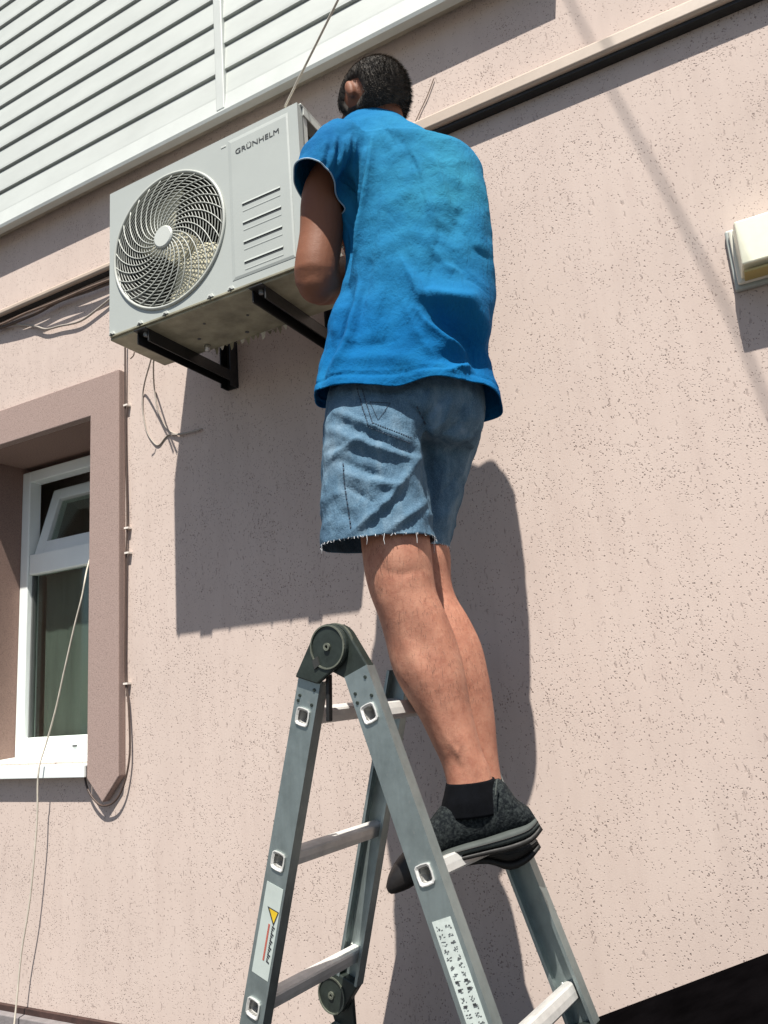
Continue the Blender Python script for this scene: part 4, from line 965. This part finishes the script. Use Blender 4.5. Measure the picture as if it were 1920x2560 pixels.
DF = [([(843,1030),(919,1064),(1040,1118)], .010, 11), ([(850,1055),(925,1088),(1030,1132)], -.006, 9), ([(835,1078),(903,1106),(995,1138),(1050,1150)], .011, 11), ([(845,1115),(890,1125),(985,1165)], -.006, 12), ([(1045,1145),(970,1254),(875,1335)], .012, 10), ([(1000,1240),(930,1315)], -.006, 10), ([(1072,1252),(962,1334)], .008, 8),
      ([(848,1149),(900,1172),(975,1195)], -.008, 10), ([(860,1215),(905,1240),(945,1268)], -.009, 11), ([(905,1185),(960,1210),(1000,1215)], .006, 7), ([(880,1235),(930,1262),(965,1262)], .006, 7), ([(822,1152),(860,1120),(905,1100)], .008, 8), ([(850,1180),(920,1205),(990,1215)], .007, 11), ([(840,1270),(880,1300),(900,1330)], -.005, 14),
      ([(1062,1040),(1066,1090),(1070,1180),(1078,1260)], -.016, 10), ([(1020,1000),(1045,1030),(1062,1050)], -.010, 8), ([(1105,990),(1080,1025),(1062,1050)], -.009, 8), ([(1075,975),(1062,1010)], .006, 7), ([(1130,1000),(1110,1050),(1085,1075)], .008, 9), ([(1160,1010),(1150,1060),(1100,1090)], -.008, 11), ([(1190,1090),(1140,1100),(1100,1110)], .007, 9), ([(1185,1130),(1150,1120),(1110,1135)], -.006, 9), ([(1150,1180),(1120,1150),(1090,1130)], .006, 9), ([(1150,1140),(1140,1190),(1110,1230)], -.005, 11), ([(1150,1230),(1120,1280),(1090,1300)], .004, 12)]
POCK = [(893, 972), (922, 1068), (1026, 1108), (1062, 1050), (1040, 990)]
def inside(p, pl):
    c_ = False; j = len(pl)-1
    for i in range(len(pl)):
        if (pl[i][1] > p[1]) != (pl[j][1] > p[1]) and p[0] < (pl[j][0]-pl[i][0])*(p[1]-pl[i][1])/(pl[j][1]-pl[i][1])+pl[i][0]: c_ = not c_
        j = i
    return c_
def sh2(co, n_):
    a_ = noise.noise(Vector((co.x*30, co.y*30, co.z*22)))*.0026 + noise.noise(Vector((co.x*70, co.y*70, co.z*60)))*.0012
    a_ += .0016 - abs(noise.noise(Vector((co.x*13 + co.z*9, co.y*13, co.z*26 - co.x*8))))*.0062
    if n_.dot(VH) < 0 and inside(proj(co), POCK): a_ += .0030
    return a_
fold(shorts, DF, sh2)
hl = PV(950, 1344, 1.40); hr = PV(1100, 1356, 1.58)
mid = PV(1075, 1250, 1.56)
print('HEM', hl.z, hr.z)
zc = (hl.z*2 + hr.z)/3
cut(shorts, Vector((0, 0, zc)), Vector((0, 0, -1)))
sd = shorts.modifiers.new('thick', 'SOLIDIFY'); sd.thickness = .002; sd.offset = -1
# snap helper: nearest point of a mesh along the view ray, for stitches lying on the cloth
from mathutils.bvhtree import BVHTree
def bvh_of(ob): return BVHTree.FromPolygons([v_.co for v_ in ob.data.vertices], [tuple(p.vertices) for p in ob.data.polygons])
bv = bvh_of(shorts); org = Vector((0, 0, CAMZ))
def onto(bv_, px, py, lift=.0012):
    d_ = (P(px, py, 1.5) - org).normalized(); h_ = bv_.ray_cast(org, d_)
    return None if h_[0] is None else h_[0] + h_[1]*(lift if h_[1].dot(d_) < 0 else -lift)
def stitch_line(a_, b_, step, ln, par, name, mat, r=.0007, w_=None):
    ax_, ay_ = a_; bx_, by_ = b_; n_ = int(math.hypot(bx_-ax_, by_-ay_)/step); mb = MB()
    for i in range(n_):
        f0, f1 = i/n_, (i+ln)/n_; p0, p1 = onto(bv, ax_+(bx_-ax_)*f0, ay_+(by_-ay_)*f0), onto(bv, ax_+(bx_-ax_)*f1, ay_+(by_-ay_)*f1)
        if p0 and p1 and (p0-p1).length < .02: mb.tube([p0, p1], r, 5)
    if mb.v: return mb.build(name, mat, par)
for a_, b_ in (((893,972),(922,1068)), ((922,1068),(1026,1108)), ((905,972),(932,1062)), ((932,1058),(1030,1096))): stitch_line(a_, b_, 6, .62, shorts, 'pocket_stitching', M['stitch'], .0010)
for a_, b_ in (((925,1005),(945,1050)), ((945,1050),(975,1008)), ((975,1008),(925,1005))): stitch_line(a_, b_, 5, .9, shorts, 'pocket_emblem', M['stitch'], .0005)
for a_, b_ in (((858,1160),(862,1215)), ((862,1215),(872,1280)), ((872,1280),(878,1325)), ((1062,1060),(1040,1010))): stitch_line(a_, b_, 11, .55, shorts, 'seam_stitching', M['stitch'], .0016)
random.seed(9); fr = MB()
bm = bmesh.new(); bm.from_mesh(shorts.data)
bd = [v_.co.copy() for v_ in bm.verts if v_.is_boundary and v_.co.z < mid.z]; bm.free()
for p_ in bd:
    if random.random() < .38:
        l_ = random.uniform(.001, .004) if random.random() < .93 else random.uniform(.008, .02)
        e_ = p_ + Vector((random.uniform(-.004, .004), random.uniform(-.004, .004), -l_)); m_ = p_.lerp(e_, .5) + Vector((random.uniform(-.002, .002), random.uniform(-.002, .002), 0))
        fr.tube([p_ + Vector((0, 0, .002)), m_, e_], [.0007, .0005, .0003], 4)
if fr.v: fo = fr.build('frayed_hem', M['thread'], shorts); fo['kind'] = 'stuff'

# ---- socks and shoes
def shoe(rows, t, wd, smat, toe=0):
    up = MB(); so_m = MB(); tr = MB(); U_, S_, T_ = [], [], []
    for i, (b_, tp, k, ms) in enumerate(rows):
        B_, T2 = PV(b_[0], b_[1], t), PV(tp[0], tp[1], t); w_ = wd*k; upv = (T2 - B_)
        m0 = B_ + upv*ms
        ctr_ = (m0*.7 + B_*.3 + T2)/2
        U_.append(ring_c((B_.lerp(T2, ms*.6) + T2)/2, (T2 - B_.lerp(T2, ms*.6))/2, VH*w_, 24, 2.5))
        S_.append(ring_c(B_.lerp(T2, ms*.62), upv*ms*.40, VH*(w_*1.07), 24, 3.2))
        T_.append(ring_c(B_.lerp(T2, ms*.10), upv*ms*.24, VH*(w_*1.0), 24, 3.5))
    up.rings(densify(U_, 3)); so_m.rings(densify(S_[toe:], 3)); tr.rings(densify(T_[toe:], 3))
    if toe:
        tc = MB(); tc.rings(densify([ring_c((PV(*b_, t) + PV(*tp, t))/2, (PV(*tp, t) - PV(*b_, t))/2*1.04, VH*(wd*k*1.05), 24, 2.6) for b_, tp, k, ms in rows[:toe+1]], 3))
    s_ = up.build('shoe', M['knit'], man, smooth=True)
    a_ = so_m.build('sole', smat, s_, smooth=True); tr.build('tread', M['tread'], s_, smooth=True)
    gr = MB(); gp = [PV(b_[0], b_[1], t).lerp(PV(tp[0], tp[1], t), ms*.66) - VH*(wd*k*1.075) for b_, tp, k, ms in rows[max(toe, 1):]]
    gr.tube(spline(gp, 4), .0013, 5); gr.build('sole_groove', M['tread'], s_, smooth=True)
    if toe: tc.build('toe_cap', M['toe'], s_, smooth=True)
    return s_
rowsL = [((966,2214),(970,2192),.45,.4), ((980,2230),(984,2163),.72,.33), ((1026,2214),(1018,2122),.92,.28), ((1072,2180),(1056,2078),1.0,.27), ((1105,2150),(1086,2036),1.0,.26), ((1152,2138),(1124,1996),.92,.24), ((1217,2124),(1192,1972),.86,.25), ((1275,2112),(1248,1946),.86,.27), ((1325,2092),(1290,1996),.80,.42), ((1352,2066),(1322,2018),.55,.62)]
shoeL = shoe(rowsL, TL, .046, M['midsole'], 3)
shoeL['label'] = 'black knit shoe of the left foot, toe pointing down over the rung'
rowsR = [((1040,2190),(1036,2150),.5,.4), ((1075,2180),(1066,2100),.9,.30), ((1110,2165),(1096,2040),1.0,.26), ((1155,2152),(1130,2000),.94,.24), ((1217,2146),(1190,1980),.88,.25), ((1272,2160),(1245,1985),.86,.30), ((1318,2140),(1290,2040),.80,.45), ((1348,2110),(1325,2070),.55,.62)]
shoeR = shoe(rowsR, TR, .046, M['tread'])
shoeR['label'] = 'black shoe of the right foot behind, its heel dropped lower'
for (rows, t) in (([((1117,1958),(1250,1944),.043), ((1112,1985),(1258,1968),.046), ((1106,2010),(1268,1990),.048), ((1100,2045),(1280,2025),.046)], TL), ([((1146,1950),(1258,1946),.041), ((1140,1985),(1268,1980),.044), ((1130,2030),(1285,2030),.046)], TR)):
    b = MB(); b.rings(densify([ring_px((l[0]-2, l[1]), (r[0]-14 if t == TL else r[0]-4, r[1]), t, d+.003, 28, 2.0) for l, r, d in rows], 4)); b.build('sock', M['sock'], man, smooth=True)
wire('pull_tab', [PV(1243, 1948, 1.452), PV(1240, 1970, 1.448), PV(1239, 1988, 1.446)], .0016, M['midsole'], parent=shoeL)
